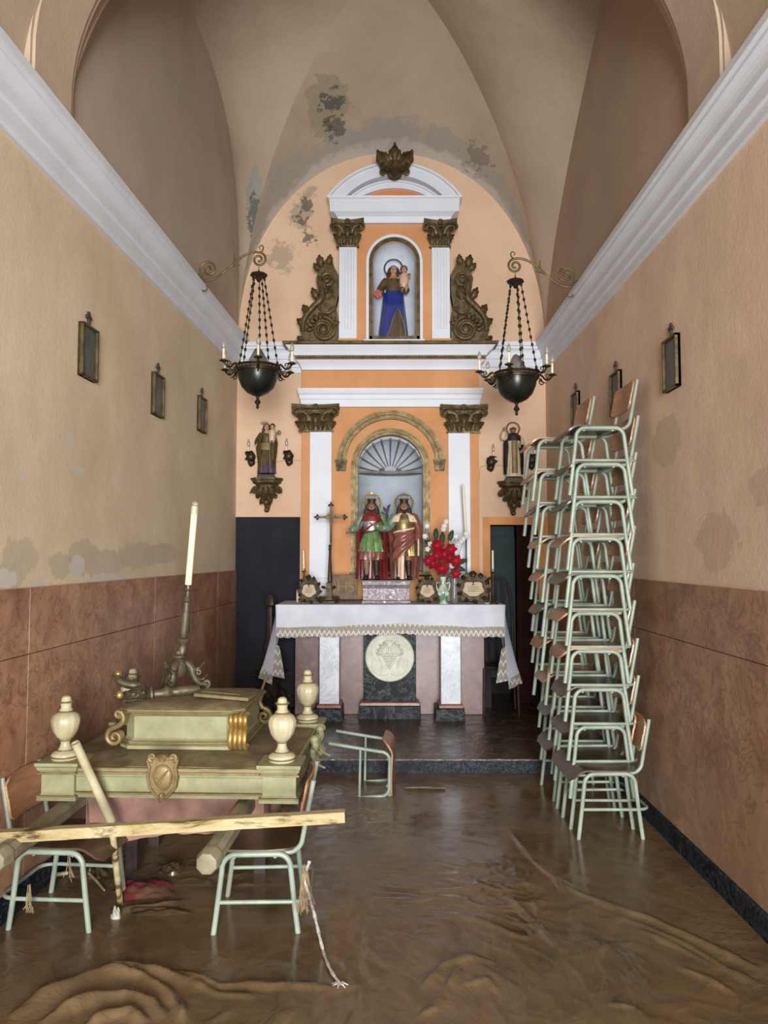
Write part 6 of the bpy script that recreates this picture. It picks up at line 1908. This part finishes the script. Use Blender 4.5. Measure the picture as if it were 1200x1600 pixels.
for s in (-1, 1): b.spiral((cx+s*.048, cy-.016, cz+.088), .020, .004, 1.2, .008, .005, a0=-PI/2, sgn=s)
b.leaf((cx, cy-.014, cz+.07), (0,0,1), (0,-1,0), .05, .05, .4, 3, .004).leaf((cx, cy-.014, cz-.075), (0,0,-1), (0,-1,0), .045, .04, .4, 3, .004)
b.build('relief', m_gilt, es)
# carved brackets on the right-hand side
for yy in (.10, .34):
    b = MB(); X = HXL+.075
    b.tube(smooth_path([(X,yy,zb1-.02),(X+.02,yy-.03,zb1-.05),(X,yy+.0,zb1-.10),(X+.03,yy+.01,zb1-.15)], 5), [.020]*16, 8)
    for z in (zb1-.02, zb1-.15): b.ell((X+.012,yy-.012,z), (.026,.026,.022), 10, 7).ell((X+.02,yy+.02,z), (.022,.022,.02), 10, 7)
    b.leaf((X,yy-.08,zb1-.06), (0,-.3,-1), (1,0,0), .12, .10, .4, 4, .005)
    b.build('side_carving', m_sagec, lit)
# carrying poles
pe = P(330, 1346, 2.98)
zp = zb0-.047
def pole(x, yn, yf):
    rings = []
    for y, r_ in ((yn,.030),(yn+.004,.042),(yn+.03,.050),(yn+.07,.050),(yn+.074,.045),(yf,.045)):
        rings.append([(x+r_*math.cos(2*PI*k/8+PI/8), y, zp+r_*math.sin(2*PI*k/8+PI/8)) for k in range(8)])
    return MB().loft(rings)
m_pole = simple('worn_pole_paint', srgb(150,142,116), srgb(108,98,74), 7, .55, bump=.25, bscale=24)
cs, sn = math.cos(-LRZ), math.sin(-LRZ)
d = pe-LO; pole(d.x*cs-d.y*sn-.02, d.x*sn+d.y*cs, HYL+.75).build('carrying_pole', m_pole, lit, ang=30, bevel=.002)
d = P(-18, 1360, 2.98)-LO; pole(P(70,1290,3.4).x-LX+.02, d.y, HYL+.75).build('carrying_pole', m_pole, lit, ang=30, bevel=.002)
# cloth valance under the deck
m_valance = simple('dusty_rose_cloth', srgb(150,112,98), srgb(112,82,70), 5, .9, bump=.3, bscale=40)
b = MB().grid(lambda u, v: (lerp(-.44,.42,u)+.01*math.sin(v*4), -HYL+.045+.022*math.sin(u*17)*v+.012*math.sin(u*41+1)*v+.05*v, zb0+.02-(.235+.02*math.sin(u*5+1))*v), 60, 10, .004)
b.grid(lambda u, v: (.42+.015*math.sin(u*15)*v, lerp(-HYL+.06,HYL-.06,u), zb0+.02-.22*v), 40, 8, .004)
b.grid(lambda u, v: (-.44+.015*math.sin(u*15)*v, lerp(-HYL+.06,HYL-.06,u), zb0+.02-.22*v), 40, 8, .004)
b.build('cloth_valance', m_valance, lit)
# under-frame that carries the deck (dark, in the shade)
b = MB()
for x, y in ((-.34,-.25),(.34,-.25),(-.34,.30),(.34,.30)): b.box(x-.03,x+.03,y-.03,y+.03,ZF,zb0+.03)
b.build('trestle_leg', m_wood_dark, lit) if False else None
for x, y in ((-.34,.0),(.34,.0),(-.34,.34),(.34,.34)): MB().box(x-.03,x+.03,y-.03,y+.03,ZF,zb0+.03).build('trestle_leg', m_wood_dark, lit)

# loose slab on the chest
q = P(345, 1092, 4.05)
t = thing('loose_slab', 'loose mud-stained wooden panel lying on the litter chest', 'panel', (q.x+.03, 4.05, zt_+.028), R(-9))
MB().obox((0,0,.012), (.30,.17,.018), Matrix.Rotation(R(3),3,'Y')).build('board', m_mudtop, t, bevel=.004)
MB().obox((-.02,.02,.023), (.22,.10,.006), Matrix.Rotation(R(3),3,'Y')).build('raised_field', m_mudtop, t, bevel=.002)

# standing processional candlestick
def scroll_foot(b, a, R0, zt, tip):
    m = Matrix.Rotation(a, 4, 'Z'); q = MB()
    pts = smooth_path([(.025,0,zt),(.065,0,zt*.86),(.08,0,zt*.52),(.11,0,zt*.22),(R0*.86,0,.03),(R0,0,.022)], 5)
    q.tube(pts, [lerp(.026,.016,i/(len(pts)-1)) for i in range(len(pts))], 8)
    q.spiral((R0-.006,0,.030), .024, .005, 1.3, .012, .007, a0=-PI/2, sgn=1)
    q.leaf((.05,0,zt*.8), (1,0,-.5), (.3,0,1), .10, .06, .4, 3, .005); q.leaf((.09,0,zt*.42), (1,0,-.8), (.5,0,1), .08, .05, .5, 3, .005)
    q.spiral((.105,0,zt*.62), .020, .004, 1.2, .009, .005, a0=PI, sgn=-1)
    q.xf(m); return q
m_candle_metal = gilt('dull_pewter_gilt', srgb(112,102,78), srgb(66,58,44), .42, .5, 22)
q = P(279, 1089, 4.24)
base = Vector((q.x, 4.24, zt_+.026))
t = thing('processional_candlestick', 'tall ornate candlestick with an electric candle standing on the litter', 'candlestick', base)
for k in range(3):
    f = scroll_foot(None, R(20)+k*2*PI/3, .155, .15, 0); f.build('foot', m_candle_metal, t, ang=60)
top_ = P(294, 922, 4.24)-base; cend = P(304.5, 792, 4.24)-base
MB().lathe([(.028,.08),(.045,.11),(.050,.14),(.034,.165),(.026,.175),(.044,.185),(.046,.195),(.022,.205),(.018,.22)], 18).build('base_knop', m_candle_metal, t)
lean = top_.x/top_.z
sh = lambda x, z: Vector((x+lean*z, 0, z))
prof = [(.022,.20),(.026,.235),(.018,.25),(.024,.262),(.038,.275),(.040,.285),(.022,.296),(.026,.31),(.030,.33),(.024,top_.z-.12),(.018,top_.z-.07),(.026,top_.z-.06),(.020,top_.z-.045),(.012,top_.z-.02),(.012,top_.z)]
MB().loft([[Vector((r_*math.cos(2*PI*k/16)+lean*z, r_*math.sin(2*PI*k/16), z)) for k in range(16)] for r_, z in prof]).build('stem', m_candle_metal, t)
pan = MB().lathe([(.010,-.006),(.046,.0),(.050,.006),(.044,.005),(.012,.004),(.012,.05),(.010,.05)], 20, tuple(top_)).build('drip_pan', m_candle_metal, t)
b = MB(); n = 12
b.tube([top_.lerp(cend, i/n)+Vector((0,0,.03*(1-i/n))) for i in range(n+1)], [.0185]*n+[.018], 14); cd = b.build('candle', simple('ivory_plastic', srgb(238,226,186), srgb(226,212,170), 9, .4), t)
dc = (cend-top_).normalized()
MB().tube([cend-dc*.045, cend+dc*.002], [.0205,.0205], 12).build('collar', m_ivory, cd)
MB().ell(cend+dc*.014, (.018,.018,.020), 14, 10).build('bulb', m_glass_bulb, cd)

# a second candlestick fallen over beside it
q = P(177, 1092, 3.98)
t = thing('processional_candlestick', 'fallen ornate candlestick lying across the back of the litter chest, feet to the left', 'candlestick', (q.x, 3.98, q.z))
ax = Vector((1, .38, .06)).normalized()
t.rotation_mode = 'XYZ'; t.rotation_euler = (Vector((0,0,1)).rotation_difference(ax).to_matrix() @ Matrix.Rotation(R(35),3,'Z')).to_euler()
for k in range(3):
    f = scroll_foot(None, k*2*PI/3, .15, .15, 0); f.build('foot', m_candle_metal, t, ang=60)
    c = Matrix.Rotation(k*2*PI/3, 3, 'Z') @ Vector((.155,0,.03)); MB().ell(c, (.022,.022,.020), 10, 7).build('foot_tip', m_gilt_bright, t)
MB().lathe([(.028,.06),(.046,.10),(.052,.14),(.034,.165),(.026,.175),(.044,.185),(.046,.195),(.022,.205),(.020,.235),(.026,.25),(.036,.275),(.022,.30),(.028,.33),(.024,.42),(.02,.44)], 18).build('stem', m_candle_metal, t)

# ------------------------------------------------------------------ loose poles, rail and debris
t = NT('peeled_gilding')
n1 = t.noise(9, 7, .7, .6, stretch=(.35,1,1))
col = t.ramp(n1, [(.40, srgb(84,66,40)), (.47, srgb(160,142,98)), (.60, srgb(180,168,130)), (.70, srgb(112,94,58))])
t.bump(n1, .3, .006)
m_peel = t.done(col, .5, 0, .4)
a = P(-16, 1308, 3.155); b_ = P(539, 1275, 3.155)
t = thing('gilded_rail', 'long peeling gilded rail lying across both carrying poles', 'rail', a)
d = b_-a; m = Vector((1,0,0)).rotation_difference(d.normalized()).to_matrix()
L = d.length
b = MB()
for i in range(24):
    pass
secs = [(-.020,-.022),(.020,-.022),(.024,-.006),(.016,.004),(.022,.022),(-.022,.022),(-.016,.004),(-.024,-.006)]
b.loft([[m @ Vector((L*i/24, y*(1+.08*noise.noise(Vector((i*.7,y*40,0)))), z*(1+.10*noise.noise(Vector((i*.9,z*40,4)))))) for y, z in secs] for i in range(25)])
b.build('moulded_rail', m_peel, t, ang=30)
p0 = P(118,1161,3.42); p1 = P(174,1283,3.56); p2 = P(190,1385,3.70); p2.z = ZF+.01
t = thing('pole_torch', 'white-painted pole with bare lower end leaning on the litter front', 'pole', p2)
MB().tube([p0-p2, (p0-p2).lerp(p1-p2,.5), p1-p2], [.0195,.020,.022], 14).tube([p0-p2+Vector((-.001,0,.001)), p0-p2+Vector((-.004,0,.008))], [.0195,.014], 12).build('white_shaft', m_ivory, t)
MB().tube([p1-p2, (p1-p2)*.5, (0,0,0)], [.016,.015,.014], 10).build('bare_shaft', m_peel, t)

def crumple(name, label, cat, px, py, sx, sy, hgt, mat, seed, z=0.0, flat=1.0):
    o = G(px, py, 0); o.z = z
    t = thing(name, label, cat, o)
    def fn(u, v):
        a = 2*PI*u; r_ = v
        p = Vector((math.cos(a)*r_*3, math.sin(a)*r_*3, seed))
        e = 1 + .25*noise.noise(p*.5+Vector((5,0,0)))
        hh = hgt*((1-r_**2)*.8 + .7*abs(noise.noise(p*.55)) + .12*noise.noise(p*1.4))*(1 if v < .98 else 0) - .012
        return (math.cos(a)*r_*sx*e, math.sin(a)*r_*sy*e, hh if v < .97 else -.03)
    MB().grid(fn, 56, 22).build('folds', mat, t, ang=70)
    return t
m_redcloth = NT('soaked_red_cloth')
col = m_redcloth.ramp(m_redcloth.noise(9, 6, .7), [(.42, srgb(112,26,44)), (.54, srgb(92,66,48))])
m_redcloth = m_redcloth.done(col, .4, 0, .4)
m_mudlump = simple('wet_mud_lump', srgb(76,60,40), srgb(56,44,29), 9, .28, bump=.35, spec=.5)
crumple('red_cloth', 'soaked red cloth half sunk in the mud under the litter', 'cloth', 225, 1392, .17, .12, .055, m_redcloth, 2.0)
crumple('mud_lump', 'wet lump of mud behind the red cloth', 'mud', 268, 1362, .085, .06, .055, m_mudlump, 5.0)
crumple('mud_lump', 'long low heap of mud in front of the red cloth', 'mud', 240, 1424, .22, .05, .030, m_mudlump, 9.0)
crumple('mud_lump', 'small mud lump beside the legs of the left chair', 'mud', 150, 1368, .06, .05, .06, m_mudlump, 12.0)
crumple('tissue', 'crumpled white tissue standing in the mud', 'tissue', 181, 1434, .028, .02, .060, simple('wet_tissue', srgb(176,172,164), srgb(120,106,88), 20, .7), 15.0)
# cord with wisps of straw by the right front chair
m_cord = simple('pale_cord', srgb(190,186,180), srgb(140,130,116), 60, .8)
g0 = P(478,1392,3.30); g1 = G(505,1478,.0); g2 = G(531,1541,.012)
o = G(531,1541,0)
t = thing('cord', 'frayed pale cord trailing from the chair leg into the mud', 'cord', o)
pts = smooth_path([P(484,1345,3.32)-o, P(476,1372,3.30)-o, P(483,1398,3.25)-o, P(492,1432,3.12)-o, G(503,1478,.03)-o, G(514,1510,.016)-o, Vector((0,0,.008))], 6)
b = MB().tube(pts, [.0065+.0015*math.sin(i*2.2) for i in range(len(pts))], 7)
b.build('strand', m_cord, t)
random.seed(11)
b = MB()
for k in range(7):
    a = k*.9; b.tube([(0,0,.006),(.018*math.cos(a),.012*math.sin(a),.012),(.034*math.cos(a),.024*math.sin(a),.004)], [.004,.003,.0015], 5)
b.build('frayed_end', m_cord, t)
m_straw = simple('straw', srgb(156,136,102), srgb(112,94,66), 30, .8)
def wisp(px, py, Y, n, spread, drop, label):
    o = P(px, py, Y)
    t = thing('straw_wisp', label, 'straw', o)
    b = MB()
    for k in range(n):
        x, y = random.uniform(-.35,.35)*spread, random.uniform(-.3,.3)*spread
        b.tube(smooth_path([(x*.4,y*.4,random.uniform(.0,.04)), (x,y,-drop*.4), (x*1.3+random.uniform(-.02,.02),y,-drop*random.uniform(.7,1))], 4), .0018, 4)
    b.build('stalks', m_straw, t); t.children[0]['kind'] = 'stuff'
wisp(477, 1366, 3.30, 26, .06, .17, 'tangle of straw caught on the leg of the right front chair')
wisp(45, 1396, 3.34, 10, .03, .09, 'wisp of straw hanging from the left front chair')
wisp(108, 1345, 3.66, 10, .03, .10, 'wisp of straw caught between the legs of the left front chair')
def rod(name, label, cat, a, b_, r_, mat):
    t = thing(name, label, cat, a); d = b_-a
    MB().tube([(0,0,0), d*.5+Vector((0,0,.004)), d], [r_,r_*.95,r_*.8], 8).build('rod', mat, t)
rod('white_stick', 'short white stick lying on the mud behind the left chair', 'stick', G(66,1372,.018), G(106,1364,.018), .011, m_ivory)
rod('twig', 'thin brown twig in the mud between the left chair and the red cloth', 'twig', G(139,1364,.03), G(163,1391,.008), .007, m_straw)
rod('wet_batten', 'thin wet batten floating before the overturned chair', 'batten', G(632,1231,.008), G(696,1232,.010), .012, m_mudlump)
